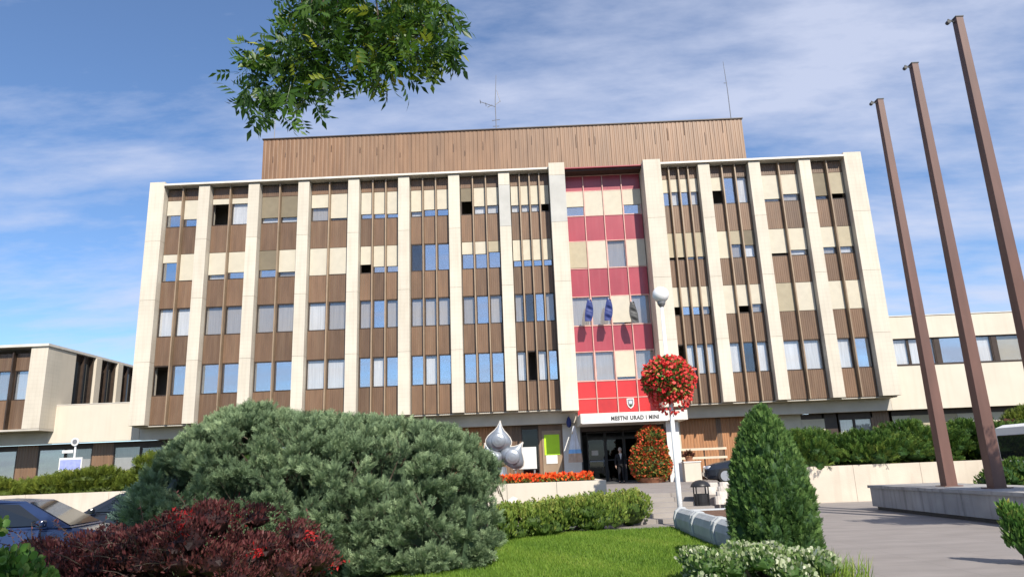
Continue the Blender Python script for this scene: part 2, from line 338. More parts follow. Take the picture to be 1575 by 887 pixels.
def spray_t(n=9, w=0.11, ang=42, ln=0.42):     # feathery conifer branchlet, length 1
    V = []; F = []
    def tri(a, b, wd, zz):
        a = np.array(a); b = np.array(b); d = b-a; pn = np.array([-d[1], d[0], 0]); pn = pn/np.linalg.norm(pn)*wd
        k = len(V); m = a+d*0.4; V.extend([tuple(a), tuple(m+pn), tuple(b+np.array([0, 0, zz])), tuple(m-pn)]); F.extend([(k, k+1, k+2), (k, k+2, k+3)])
    tri((0, 0, 0), (1, 0, -0.04), 0.04, 0)
    for i in range(n):
        x = 0.08+0.84*i/n; l = ln*(1-0.55*x); s = 1 if i % 2 else -1; a = R(ang)
        z = 0.10*((i*7) % 5-2)/2
        tri((x, 0, 0), (x+l*math.cos(a), s*l*math.sin(a), z), w*0.5, 0)
    return V, F
def pinnate_t(n=3):                         # compound leaf: pairs of leaflets along a stalk
    V = []; F = []; lv, lf = leaf_t(0.42, 0.06); lv = np.array(lv)
    def put(x, a, l, dz):
        c, s = math.cos(a), math.sin(a); k = len(V)
        for p in lv*l: V.append((x+p[0]*c-p[1]*s, p[0]*s+p[1]*c, p[2]+dz*p[0]))
        F.extend([tuple(i+k for i in q) for q in lf])
    for i in range(n):
        x = 0.3+0.5*i/n
        put(x, R(55), 0.36, -0.5); put(x+0.02, -R(55), 0.36, -0.4)
    put(0.8, 0, 0.40, -0.6)
    k = len(V); V.extend([(0, 0.008, 0), (0, -0.008, 0), (0.85, 0, 0)]); F.append((k, k+1, k+2))
    return V, F
SPRAY = spray_t(); SPRAY_FINE = spray_t(7, 0.15, 34, 0.5); LEAF = leaf_t(); BLOB = blob_leaf(); PINN = pinnate_t()
def sph(n):
    d = rng.normal(size=(n, 3)); return d/np.linalg.norm(d, axis=1, keepdims=True)
def on_clumps(cl, n, zmin=-0.35, jitter=0.12):
    # points on the outside of many ellipsoid clumps (centre, radii): hidden ones inside another clump are dropped
    c = np.array([k[0] for k in cl]); r = np.array([k[1] for k in cl]); area = (r[:, 0]*r[:, 1]+r[:, 1]*r[:, 2]+r[:, 0]*r[:, 2])
    idx = rng.choice(len(cl), size=n, p=area/area.sum()); d = sph(n)
    d[:, 2] = np.where(d[:, 2] < zmin, -d[:, 2], d[:, 2])
    P = c[idx]+d*r[idx]*(1-jitter*rng.random((n, 1))**2); keep = np.ones(n, bool)
    for k in range(len(cl)):
        q = ((P-c[k])/r[k]); keep &= ~(((q**2).sum(1) < 0.62) & (idx != k))
    nrm = d/r[idx]; nrm /= np.linalg.norm(nrm, axis=1, keepdims=True)
    return P[keep], nrm[keep], idx[keep]
def core_mesh(name, cl, mat, k=0.8):  # added filler blobs that block light; gap shade put in as the darkest tone
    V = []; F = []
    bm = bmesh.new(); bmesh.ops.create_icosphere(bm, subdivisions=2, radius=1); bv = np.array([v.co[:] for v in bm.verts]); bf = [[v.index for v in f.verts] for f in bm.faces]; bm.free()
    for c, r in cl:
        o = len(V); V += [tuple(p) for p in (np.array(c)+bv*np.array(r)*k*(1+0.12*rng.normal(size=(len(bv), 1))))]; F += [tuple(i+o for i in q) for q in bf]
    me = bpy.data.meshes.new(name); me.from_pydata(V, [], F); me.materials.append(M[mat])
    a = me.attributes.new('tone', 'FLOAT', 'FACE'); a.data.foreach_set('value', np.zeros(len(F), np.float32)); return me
def stems(base, tips, r0=0.03):
    b = MB()
    for t in tips:
        t = np.array(t); m = (np.array(base)+t)/2+np.array([0, 0, 0.1]); b.tube([base, m, t], [r0, r0*.7, r0*.3], 5)
    return b
print('helpers ok')

# ------------------------------------------------------------------ ground, plaza, terrace
struct(obj('ground', MB().add([(-900, -900, -0.03), (900, -900, -0.03), (900, 1500, -0.03), (-900, 1500, -0.03)], [(0, 1, 2, 3)]), 'asphalt'))
struct(obj('plaza_paving', MB().add([(3.62, -12, -0.004), (16, -12, -0.004), (16, 26.9, -0.004), (3.62, 26.9, -0.004)], [(0, 1, 2, 3)]), 'paving'))
struct(obj('entrance_path', MB().add([(1.8, 18.6, 0.0), (3.6, 18.6, 0.0), (3.6, 20.5, 0.0), (1.8, 20.5, 0.0)], [(0, 1, 2, 3)]), 'paving'))
nx, ny = 60, 60
xs = np.linspace(-14, 3.58, nx); ys = np.linspace(-8, 20.2, ny)
V = [(x, min(y, 18.75 if x > 1.9 else 22.6 if x < 1.7 and y > 20 else y), 0.03+0.02*math.sin(x*1.3)*math.sin(y*.9)) for y in ys for x in xs]
F = [(j*nx+i, j*nx+i+1, (j+1)*nx+i+1, (j+1)*nx+i) for j in range(ny-1) for i in range(nx-1)]
struct(obj('lawn', MB().add(V, F), 'turf'))
TZ = 0.7                                       # level of the entrance terrace
b = MB().box(-1.2, 5.36, 23.5, 39.6, -0.02, TZ).box(5.37, 9.4, 26.3, 39.6, -0.02, TZ)
struct(obj('terrace', b, 'paving'))
b = MB()
for x0, x1 in ((-60, -1.2), (9.4, 60)):        # planted banks behind the retaining walls
    b.add([(x0, 27.2, -0.02), (x1, 27.2, -0.02), (x1, 39.9, -0.02), (x0, 39.9, -0.02), (x0, 27.2, 1.12), (x1, 27.2, 1.12), (x1, 39.9, 1.35), (x0, 39.9, 1.35)],
          [(0, 3, 2, 1), (4, 5, 6, 7), (0, 1, 5, 4), (1, 2, 6, 5), (2, 3, 7, 6), (3, 0, 4, 7)])
struct(obj('planted_bank', b, 'earthbank'))

t = thing('entrance_steps', 'wide shallow stone steps rising to the entrance terrace', 'steps', (3.95, 20.5, 0))
for k in range(6):
    for j in range(3):
        w = 2.8/3; obj('step', boxmesh('step', w-0.012, 0.506, TZ/6*(k+1), 'step_stone'), parent=t, loc=(-1.4+w*(j+.5), 0.5*k, 0.0))

# ------------------------------------------------------------------ office building
XL, S, YF, ZB = -20.717, 2.826, 37.34, 4.537
YP = 37.76
ob = thing('office_building', 'five-storey office block with cream piers, brown panels and a red centre bay', 'building', (0, YF, 0))
def bo(name, me, mat=None, loc=(0, 0, 0), parent=None, **k):
    return obj(name, me, mat, parent or ob, (loc[0], loc[1]-YF, loc[2]), **k)
def bbox(name, x0, x1, y0, y1, z0, z1, mat, **k): return bo(name, MB().box(x0, x1, y0, y1, z0, z1), mat, **k)
piers = [(XL+(0 if i == 0 else i*S), 0.86 if i == 0 else 0.62, 18.14 if i == 0 else 17.82, YF) for i in range(8)]
piers += [(1.91, 0.88, 18.12, 36.98), (7.18, 0.97, 18.07, 36.98), (10.31, 0.64, 17.82, YF), (13.135, 0.64, 17.82, YF), (15.96, 0.64, 17.82, YF), (18.51, 0.975, 18.14, YF)]
for i, (x, w, zt, y) in enumerate(piers):
    z0 = ZB if i not in (8, 9) else 4.38
    p = bo('pier', MB().box(x+.02, x+w-.02, y+.03, 38.3 if i not in (8, 9) else 38.9, z0, zt-.01), 'joint')
    js = [z0, 7.85, 11.25, 14.62, zt]
    if i in (7, 8): js = [z0, 7.85, 11.25, 14.62, zt-0.75, zt]
    for k in range(len(js)-1):
        h = js[k+1]-js[k]-0.014
        mt = 'greypanel' if i in (7, 8) and k == 3 else 'cream'
        m = MB().box(-w/2, w/2, 0, (38.25 if i not in (8, 9) else 38.85)-y, 0, h).mesh('cladding_panel'); m.materials.append(M[mt])
        obj('cladding_panel', m, parent=p, loc=(x+w/2, y, js[k]+0.007))
rows = [(15.53, 17.12), (12.36, 13.92), (9.26, 10.83), (6.08, 7.68)]
spans = [(17.12, 17.80), (13.92, 15.53), (10.83, 12.36), (7.68, 9.26), (4.545, 6.08)]
cols = [2, 2, 2, 2, 3, 3, 3, 4, 4, 3, 2, 2]
bays = [(piers[i][0]+piers[i][1], piers[i+1][0]) for i in range(8)]+[(piers[i][0]+piers[i][1], piers[i+1][0]) for i in range(9, 13)]
# per row, per bay, per column: letter of the blind and how far it is let down, then what stands behind the glass
# c cream blind, t tan, o olive; after it: '' glass, 'd' opened dark, 'w' pale curtain, 'g' grey curtain, 's' glass mirroring the sky
T = [
 ['c.55s c.72s', 'c.2d c.2w', 'o.8w o.8w', 'c.5g c.92', 'c.82s c.83s c.84s', 'c.8w c.75s c.75s', 'o.5d c.7w c.68w', 'c.72w c.72w c.72w c.72d', 'c.5s c.48w c.5s c.5w', 'c.5d c0s c0w', 'c.9w c.74g', 'o.86 t.8d'],
 ['c.3s c.98', 'c.82w c.76s', 'o.72s c.82g', 'c1 c.98', 'c.68d c.77s c.77s', 'c0 c0s c0s', 'c.45s c.46s t.4s', 'c.77s c.76s c.77s c.77s', 't.9d t.9d t.9w t.9g', 'c1 t.5g o.55w', 'c.9d c.8w', 'c.75g t.75w'],
 ['c0w c0w', 'c0g c0g', 'c0g c0g', 'c0w c0g', 'c0g c0s c0g', 'c0g c0g c0g', 'c0g c0s c0g', 'c0g c0 c0s c0g', 'c.7d c.7s c.72s c.72g', 'c1 c.75d c.7g', 't1 c1', 'c1 c1'],
 ['c0d c0s', 'c0s c0s', 'c0s c0s', 'c0w c0w', 'c0s c0w c0s', 'c0s c0w c0s', 'c0s c0s c0s', 'c0w c0d c0w c0s', 'c0d c0w c0w c0w', 'c0w c0 c0w', 'c0w c0w', 'c0w c0s']]
BL = {'c': 'blind', 't': 'blind_tan', 'o': 'blind_olive'}
def code(q):
    kind = BL[q[0]]; tail = q[-1] if q[-1].isalpha() else ''
    fr = float(q[1:-1] if tail else q[1:])
    gl = {'': 'glass_dim', 'd': None, 'w': 'glass_dim', 'g': 'glass_dim', 's': 'glass_sky'}[tail]
    cu = {'w': 'curtain_white', 'g': 'curtain'}.get(tail)
    return kind, fr, gl, cu
for bi, (xa, xb) in enumerate(bays):
    n = cols[bi]; w = (xb-xa)/n
    for c in range(n):
        xc = xa+w*(c+.5); pw = w-0.075
        for (z0, z1) in spans:
            bo('spandrel_panel', ribmesh('spandrel_panel', pw, z1-z0-0.03, 'brown'), loc=(xc, YP, z0+0.015))
        for ri, (z0, z1) in enumerate(rows):
            kind, fr, gl, cu = code(T[ri][bi].split()[c])
            window(ob, xc, YP-YF+0.02, z0, pw, z1-z0, glass=gl, blind=kind, frac=fr, curtain=cu, t=0.045)
        if c: bo('mullion', boxmesh('mullion', 0.065, 0.36, 17.8-ZB-0.01, 'mullion'), loc=(xa+w*c, YF+0.16, ZB+0.005))
# floors, rear walls and roof behind the facade
for (z0, z1) in spans:
    for x0, x1 in ((-20.6, 1.95), (8.1, 19.4)): bbox('floor_slab', x0, x1, YP+0.06, 39.4, z0+0.04, z1-0.05, 'interior')
bbox('interior_wall', -20.55, 19.35, 39.4, 52, ZB+0.02, 17.9, 'interior')
bbox('side_wall', -20.7, -20.5, 38.31, 52.2, ZB, 18.0, 'cream_plain'); bbox('side_wall', 19.28, 19.48, 38.31, 52.2, ZB, 18.0, 'cream_plain')
bbox('roof_slab', -20.5, 19.28, 37.8, 52.2, 17.9, 18.05, 'roofing')
bbox('rear_wall', -20.5, 19.28, 52.0, 52.2, 0.7, 17.9, 'cream_plain')
for x0, x1 in ((-19.85, 1.9), (8.16, 18.5)): bbox('cornice', x0, x1, YF-0.12, YF+0.5, 17.86, 17.97, 'zinc')
bbox('soffit', -20.7, 2.79, YP+0.05, 38.6, ZB-0.06, ZB-0.003, 'concrete_beam'); bbox('soffit', 7.18, 19.47, YP+0.05, 38.6, ZB-0.06, ZB-0.003, 'concrete_beam')
bbox('edge_beam', -20.74, 19.49, 38.6, 39.0, 3.86, ZB-0.07, 'concrete_beam')
# red centre bay
rx0, rx1 = 2.8, 7.17; rw = (rx1-rx0)/4; YR = 38.35
rz = [(16.69, 17.62), (13.72, 15.21), (10.55, 12.14), (7.52, 8.93), (5.03, 5.95), (4.17, 5.03)]
rwn = [(15.21, 16.69), (12.14, 13.72), (8.93, 10.55), (5.95, 7.52)]
rz = [tuple(1.6+(q-1.6)*1.0115 for q in a) for a in rz]; rwn = [tuple(1.6+(q-1.6)*1.0115 for q in a) for a in rwn]
RT_ = ['c.62s c1 c1 c.62s', 't.97 c1 c0g c.98', 'c0g c0g c.93 c0g', 'c0g c0g c.9 c0g']
for c in range(4):
    xc = rx0+rw*(c+.5)
    for k, (z0, z1) in enumerate(rz):
        bo('red_panel', boxmesh('red_panel', rw-0.06, 0.03, z1-z0-0.05, 'red_bright' if k > 3 else 'red_panel'), loc=(xc, YR, z0+0.025))
    for k, (z0, z1) in enumerate(rwn):
        kind, fr, gl, cu = code(RT_[k].split()[c])
        window(ob, xc, YR-YF+0.0, z0, rw-0.05, z1-z0, frame='red_frame', glass=gl, blind=kind, frac=fr, curtain=cu, t=0.04)
    if c: bo('mullion', boxmesh('mullion', 0.045, 0.12, 17.78-4.2, 'red_frame'), loc=(rx0+rw*c, YR-0.09, 4.2))
for z in sorted({z for a in rz for z in a}): bo('transom', boxmesh('transom', rx1-rx0, 0.05, 0.04, 'red_frame'), loc=((rx0+rx1)/2, YR-0.03, z-0.02))
bbox('bay_head', rx0, rx1, YF+0.25, 38.8, 17.82, 17.92, 'frame_dark'); bbox('bay_head', rx0, rx1, YF+0.1, YF+0.5, 17.925, 17.98, 'red_panel')
bbox('bay_backing', rx0+.01, rx1-.01, YR+0.32, 38.9, 4.48, 17.8, 'interior')
# crest on the red panel
ce = at(970, 619, YR-0.1); cw = 0.19
shield = lambda k: [(-cw*k, 0.24*k), (cw*k, 0.24*k), (cw*k, -0.05*k), (0.13*k, -0.2*k), (0, -0.30*k), (-0.13*k, -0.2*k), (-cw*k, -0.05*k)]
cr = bo('crest', MB().prism(shield(1), 'y', 0, 0.03), 'white', loc=(ce[0], YR-0.06, ce[2]))
obj('crest_field', MB().prism(shield(.8), 'y', -0.012, 0.0), 'grey_metal', cr); obj('crest_device', MB().prism([(-.07, -.03), (.07, -.03), (.09, .12), (.03, .06), (0, .14), (-.03, .06), (-.09, .12)], 'y', -0.022, -0.012), 'pale_blue', cr)
obj('crest_hill', MB().prism([(-.09, -.1), (.09, -.1), (0, -.22)], 'y', -0.022, -0.012), 'f_bank', cr)
# roof storey clad in brown sheet
pe = bo('roof_storey', MB().box(-15.2, 13.85, 39.55, 48, 18.06, 21.55), 'joint')
npan = 29; pw = 29.05/npan
for k in range(npan):
    o = obj('sheet_panel', ribmesh('sheet_panel', pw-0.012, 3.5, 'brownlight', 0.25, 0.014), parent=pe, loc=(-15.2+pw*(k+.5), 39.5, 18.08))
    if k < 28 and k not in (9, 14, 21):
        h = random.uniform(0.3, 0.7); zc = random.uniform(19.9, 20.7)
        if k > 17: h *= 1.5
        ww = 0.025; q = MB().add([(-ww, 0, 0.0), (ww, 0, 0), (ww*1.2, 0, h*.7), (0.5*ww, 0, h), (-ww*.6, 0, h)], [(0, 1, 2, 3, 4)])
        obj('rust_streak', q, 'stain', o, loc=(pw*random.uniform(-.45, .45), -0.004, zc-18.08))
obj('coping', MB().box(-15.25, 13.9, 39.44, 39.7, 21.56, 21.62), 'frame_dark', pe)

# ground floor under the overhang
YG = 39.35
def gx(px, py=680): return at(px, py, YG)[0]
GZ0, GZ1 = TZ, 3.86
def gpanel(x0, x1, mat, z0=GZ0, z1=GZ1, y=YG, rib=True):
    me = ribmesh('wall_panel', x1-x0, z1-z0, mat, 0.16, 0.02) if rib else boxmesh('wall_panel', x1-x0, 0.05, z1-z0, mat)
    bo('wall_panel', me, loc=((x0+x1)/2, y, z0))
def gwin(x0, x1, z0=1.7, z1=3.55, glass='glass_dim', **k):
    window(ob, (x0+x1)/2, YG-YF+0.02, z0, x1-x0, z1-z0, glass=glass, t=0.06, **k)
    gpanel(x0, x1, 'brown', GZ0, z0); gpanel(x0, x1, 'frame_dark', z1, GZ1, rib=False)
x = -21.0; k = 0
while x < gx(712)-1.3:                       # mostly hidden by the shrubs
    if k % 3 == 2: gpanel(x, x+0.9, 'brown'); x += 0.9
    else: gwin(x, x+1.35, curtain='curtain' if k % 2 else None); x += 1.35
    k += 1
gpanel(x, gx(728), 'wood'); gpanel(gx(728), gx(742), 'wood'); gpanel(gx(742), gx(766), 'wood'); gpanel(gx(766), gx(788), 'brown'); gpanel(gx(788), gx(802), 'brown')
gwin(gx(802), gx(829), 1.3, 3.7, 'glass_dark'); gpanel(gx(829), gx(866), 'brown', rib=False); gpanel(gx(866), gx(893), 'white', rib=False)
bbox('entrance_ceiling', gx(893), gx(1030), 39.0, 42.5, 3.4, 3.86, 'frame_dark')
for x0, x1 in ((gx(893), gx(893)+.08), (gx(1030)-.08, gx(1030))): bbox('lobby_wall', x0, x1, 39.36, 42.5, TZ, 3.4, 'dark_grey')
bbox('lobby_floor', gx(893)+.09, gx(1030)-.09, 39.7, 42.3, TZ+.001, TZ+.02, 'dark_grey')
bbox('lobby_back', gx(893)+.09, gx(1030)-.09, 42.4, 42.5, TZ, 3.4, 'dark_grey')
for k in range(5):                           # glazed entrance doors
    x0 = gx(905)+k*1.02
    d = bo('door', framemesh(1.0, 2.35, 0.07, 0.06, 'dark_grey', 0.5), loc=(x0+.5, 40.3, TZ+.01)); obj('pane', boxmesh('pane', 0.86, 0.012, 2.2, 'glass_dark'), parent=d, loc=(0, .03, .07))
    obj('handle', MB().tube([(0.36, -.05, .85), (0.36, -.05, 1.3)], .015), 'steel', d)
    if k == 0: obj('notice', boxmesh('notice', 0.36, 0.01, 0.26, 'white'), parent=d, loc=(-.1, .015, 1.45)); obj('push_bar', boxmesh('push_bar', 0.8, 0.03, 0.06, 'steel'), parent=d, loc=(0, -.04, 1.1))
    bo('transom_light', framemesh(1.0, .32, 0.05, 0.06, 'dark_grey'), loc=(x0+.5, 40.3, TZ+2.38))
gpanel(gx(1030), gx(1048), 'cream_plain', rib=False)
for a, c2 in ((1048, 1076), (1076, 1104), (1104, 1112), (1112, 1122), (1122, 1140)): gpanel(gx(a), gx(c2), 'wood' if a != 1104 else 'brown')
gpanel(gx(1140), gx(1190), 'wood'); gpanel(gx(1190, 660), gx(1234, 660), 'blind', 1.3, rib=False)
gwin(gx(1234, 660), gx(1270, 660), 2.0, 3.6, 'glass_dim', blind='blind', frac=.45); gpanel(gx(1270), gx(1292), 'frame_dark', rib=False)
gwin(gx(1292, 660), gx(1316, 660), 2.0, 3.55, 'glass_dim', curtain='curtain_white'); gwin(gx(1316, 660), gx(1345, 660), 2.0, 3.55, 'glass_dim', curtain='curtain_white')
gpanel(gx(1345), gx(1374), 'brown')
x = gx(1374, 655); k = 0
while x < 44:
    if k % 3 == 2: gpanel(x, x+.5, 'brown'); x += .5
    else: gwin(x, x+1.0, 2.0, 3.6, 'glass_dim', blind='blind_tan' if k % 2 else 'blind', frac=.9 if k % 2 else .6, curtain='curtain_white'); x += 1.0
    k += 1
x = -21.0; k = 0
while x > -48:                               # ground floor of the left wing
    if k % 3 == 1: gpanel(x-1.15, x, 'brown'); x -= 1.15
    else: gwin(x-1.5, x, 1.5, 3.62, 'glass' if k > 2 else 'glass_dim', curtain='curtain' if k < 3 else None); x -= 1.5
    k += 1
bbox('interior_wall', -47.9, gx(893), 41.2, 51, 0.7, 3.8, 'interior'); bbox('interior_wall', gx(1030), 44, 41.2, 51, 0.7, 3.8, 'interior')

# canopy over the entrance
cp = bo('canopy', MB().box(2.72, 7.95, 35.4, 38.55, 3.62, 4.09), 'frame_white', bevel=0.01)
bb = obj('banner', MB().box(2.78, 6.95, 35.375, 35.398, 3.60, 4.02), 'white', cp)
obj('banner_tint', MB().box(2.85, 4.05, 35.37, 35.374, 3.66, 3.96), 'pale_blue', bb)
tcu = bpy.data.curves.new('lettering', 'FONT'); tcu.body = 'MESTNI URAD I MINI'; tcu.size = 0.27; tcu.extrude = 0.004; tcu.offset = 0.012; tcu.align_x = 'LEFT'; tcu.space_character = 1.12
to = bpy.data.objects.new('lettering', tcu); COL.objects.link(to); dg = bpy.context.evaluated_depsgraph_get()
tm = bpy.data.meshes.new_from_object(to.evaluated_get(dg)); bpy.data.objects.remove(to); wdt = max(v.co.x for v in tm.vertices)
tm.materials.clear(); lt = obj('lettering', tm, 'ink', bb, loc=(4.2, 35.366, 3.72)); lt.rotation_euler = (PI/2, 0, 0); lt.scale = (2.35/wdt, 1, 1)
x0 = at(1026, 690, 36.2)[0]; bbox('canopy_column', x0, x0+.62, 36.0, 36.5, TZ, 3.61, 'white')
# notice board and posters beside the entrance
nb = bo('notice_board', MB().box(gx(834), gx(863), YG-.07, YG-.005, 1.05, 3.55), 'mullion')
q = at(849, 683, YG-.1); obj('poster', MB().box(q[0]-.41, q[0]+.41, YG-.095, YG-.072, q[2]-.55, q[2]+.52), 'poster_green', nb)['label'] = 'bright yellow-green poster'
q = at(849, 706, YG-.1); obj('leaflet', MB().box(q[0]-.3, q[0]+.3, YG-.095, YG-.072, q[2]-.22, q[2]+.22), 'white', nb)

# ------------------------------------------------------------------ wings
wl = thing('office_wing', 'low cream wing with a brown window band left of the main block', 'building', (-30, YF, 0))
def wo_(t, name, x0, x1, y0, y1, z0, z1, mat): return obj(name, MB().box(x0-t.location.x, x1-t.location.x, y0-YF, y1-YF, z0, z1), mat, t)
WX = -25.4
for k, (xr, w) in enumerate(((WX, 0.92), (WX-5.2, .62), (WX-10.4, .62), (WX-15.6, .62))):
    wo_(wl, 'pier', xr-w, xr, YF, 38.6, 4.6, 8.93, 'cream')
    if k < 3:
        nxt = [WX-5.2, WX-10.4, WX-15.6][k]; n = 4; ww = (xr-w-nxt)/n
        for c in range(n):
            xc = nxt+ww*(c+.5)+30
            for z0, z1 in ((4.62, 6.15), (7.75, 8.68)): obj('spandrel_panel', ribmesh('spandrel_panel', ww-.07, z1-z0, 'brown'), parent=wl, loc=(xc, .42, z0))
            window(wl, xc, .44, 6.15, ww-.07, 1.6, glass='glass', curtain='curtain_white' if c % 2 else 'curtain')
            if c: obj('mullion', boxmesh('mullion', .065, .36, 4.1, 'frame_dark'), parent=wl, loc=(nxt+ww*c+30, .16, 4.6))
wo_(wl, 'cornice', -46, WX+.06, YF-.1, 46.6, 8.94, 9.08, 'zinc')
wo_(wl, 'soffit', -46, WX, YF+.02, 38.6, 4.5, 4.59, 'concrete_beam'); wo_(wl, 'edge_beam', -46, WX-.3, 38.6, 39.0, 3.86, 4.49, 'concrete_beam')
wo_(wl, 'corner_pier', WX-.3, WX-.003, YF+.05, 39.8, 4.6, 8.92, 'cream_plain')
wo_(wl, 'interior_wall', -46, WX-.8, 39.6, 46.5, 4.62, 8.9, 'interior')
wo_(wl, 'parapet_wall', WX-.3, -20.75, 38.58, 38.95, 3.88, 5.88, 'cream_plain'); wo_(wl, 'roof_deck', WX-.3, -20.75, 38.96, 52, 4.5, 4.7, 'roofing')
wo_(wl, 'parapet_coping', WX-.3, -20.75, 38.56, 38.97, 5.885, 5.92, 'zinc')
for k in range(3):                           # courtyard side, seen end-on
    y0 = 39.85+k*2.3
    for j in range(2): obj('window', MB().box(WX-.25+30, WX-.18+30, y0+j*.85-YF, y0+j*.85+.72-YF, 5.2, 8.5), 'car_glass', wl); obj('mullion', MB().box(WX-.3+30, WX-.02+30, y0+j*.85+.73-YF, y0+j*.85+.83-YF, 4.7, 8.9), 'frame_dark', wl)
    obj('pier', MB().box(WX-.3+30, WX+.12+30, y0+1.75-YF, y0+2.28-YF, 4.7, 8.92), 'cream_plain', wl)
obj('spandrel_panel', MB().box(WX-.3+30, WX-.19+30, 39.81-YF, 46.5-YF, 8.5, 8.93), 'frame_dark', wl)
wr = thing('office_wing', 'low cream wing with a long window strip behind the flagpoles', 'building', (30, YF, 0))
YW = 38.6
wo_(wr, 'parapet_wall', 19.5, 46, YW, 38.9, 7.66, 8.87, 'cream_plain'); wo_(wr, 'spandrel_wall', 19.5, 46, YW, 38.9, 3.86, 6.18, 'cream_plain'); wo_(wr, 'parapet_coping', 19.5, 46, YW-.04, 38.95, 8.875, 8.92, 'zinc')
wo_(wr, 'window_sill', 19.5, 46, YW-.03, 38.9, 6.185, 6.22, 'frame_dark'); wo_(wr, 'roof_slab', 19.5, 46, 38.95, 50, 8.4, 8.6, 'roofing'); wo_(wr, 'interior_wall', 19.5, 46, 41, 50, 3.9, 8.4, 'interior')
x = 19.55; seq = ['w', 'w', 's', 'w', 't', 's', 'w', 's']; k = 0
while x < 45:
    q = seq[k % 8]; ww = 1.42
    window(wr, x+ww/2-30, YW-YF+.12, 6.23, ww-.02, 1.42, glass='glass_sky' if q == 's' else 'glass_dim', curtain={'w': 'curtain_white', 't': 'blind_tan', 's': None}[q]); x += ww; k += 1
    if k % 2 == 0: wo_(wr, 'wall_pier', x, x+.25, YW+.1, 38.88, 6.23, 7.65, 'frame_dark'); x += .25

# antennas on the roof
def mast(px, pyb, pyt, label, arms=None, r=.035):
    p = at(px[0], pyb, 41.0); q = at(px[1], pyt, 41.0); zt = q[2]
    t = thing('roof_antenna', label, 'antenna', (p[0], 41.0, 21.55)); obj('mast', MB().tube([(0, 0, 0), (0, 0, (zt-21.55)*.6), (q[0]-p[0], 0, zt-21.55)], [r, r*.8, r*.5], 6), 'grey_metal', t)
    obj('base_plate', MB().box(-.12, .12, -.12, .12, 0, .04), 'grey_metal', t)
    for a, b2 in arms or []:
        obj('aerial_arm', MB().tube([a, b2], .022, 5), 'grey_metal', t)
    return t
mast((763, 763), 192, 116, 'branched television antenna on the middle of the roof', [((-.95, 0, 2.75), (.0, 0, 2.35)), ((-.95, -.3, 2.72), (-.95, .3, 2.8)), ((-.6, -.3, 2.5), (-.6, .3, 2.6)), ((-.5, 0, 2.35), (-.2, 0, 2.5)), ((0, 0, 2.5), (.32, 0, 2.75)), ((.32, 0, 2.7), (.12, 0, 3.5)), ((-.25, 0, 1.4), (.25, 0, 1.45)), ((-.2, 0, 1.0), (.2, 0, 1.0))])
mast((1124, 1112), 180, 95, 'thin whip antenna at the right end of the roof', [((-.18, 0, 3.3), (.02, 0, 3.3))], .03)
mast((422, 422), 210, 165, 'short aerial mast at the left end of the roof, behind the branch', [((-.12, 0, .6), (.12, 0, .6))], .03)

# ------------------------------------------------------------------ walls, planters, poles
def wallrun(label, x0, x1, y, z0, z1, n, seed=0, mat='wall_pale'):
    t = thing('retaining_wall', label, 'wall', ((x0+x1)/2, y, 0)); w = (x1-x0)/n
    for k in range(n): obj('wall_panel', boxmesh('wall_panel', w-.012, .28, z1-z0, mat), parent=t, loc=(x0+w*(k+.5)-(x0+x1)/2, 0, z0))
    return t
wallrun('pale concrete retaining wall below the right-hand shrubs', 9.42, 21.5, 26.92, -.02, 1.27, 5)
wallrun('pale concrete retaining wall behind the parked cars', -34, -3.0, 26.92, -.02, 1.36, 10)
t = wallrun('cream planter wall holding the orange flower bed', -2.2, 2.45, 23.0, -.02, 1.16, 3, mat='cream_plain')
obj('wall_return', MB().box(2.19-.125, 2.45-.125, .285, 3.6, -.02, 1.155), 'cream_plain', t)
struct(obj('flower_bed_soil', MB().box(-2.2, 2.18, 23.29, 27.0, 0, 1.08), 'soil'))
fp = []
for k in range(1500):
    fp.append((rng.uniform(-2.0, 2.1), rng.uniform(23.35, 24.6), 1.12+rng.uniform(0, .2)))
fp = np.array(fp); n = len(fp)
bed = thing('flower_bed', 'low band of orange-red bedding flowers on the cream planter wall', 'flowers', (0, 23.8, 1.08))
obj('leaves', scatter_mesh('leaves', [(*BLOB, fp-[0, 23.8, 1.08]-[0, 0, .06], sph(n)+[0, 0, .8], rng.uniform(.08, .14, n), rng.random(n), None)], 'f_flower_leaf'), parent=bed)
obj('blossoms', scatter_mesh('blossoms', [(*BLOB, fp-[0, 23.8, 1.08]+[0, 0, .05], sph(n)+[0, -.6, .8], rng.uniform(.07, .13, n), rng.random(n), None)], 'f_flower_orange'), parent=bed)
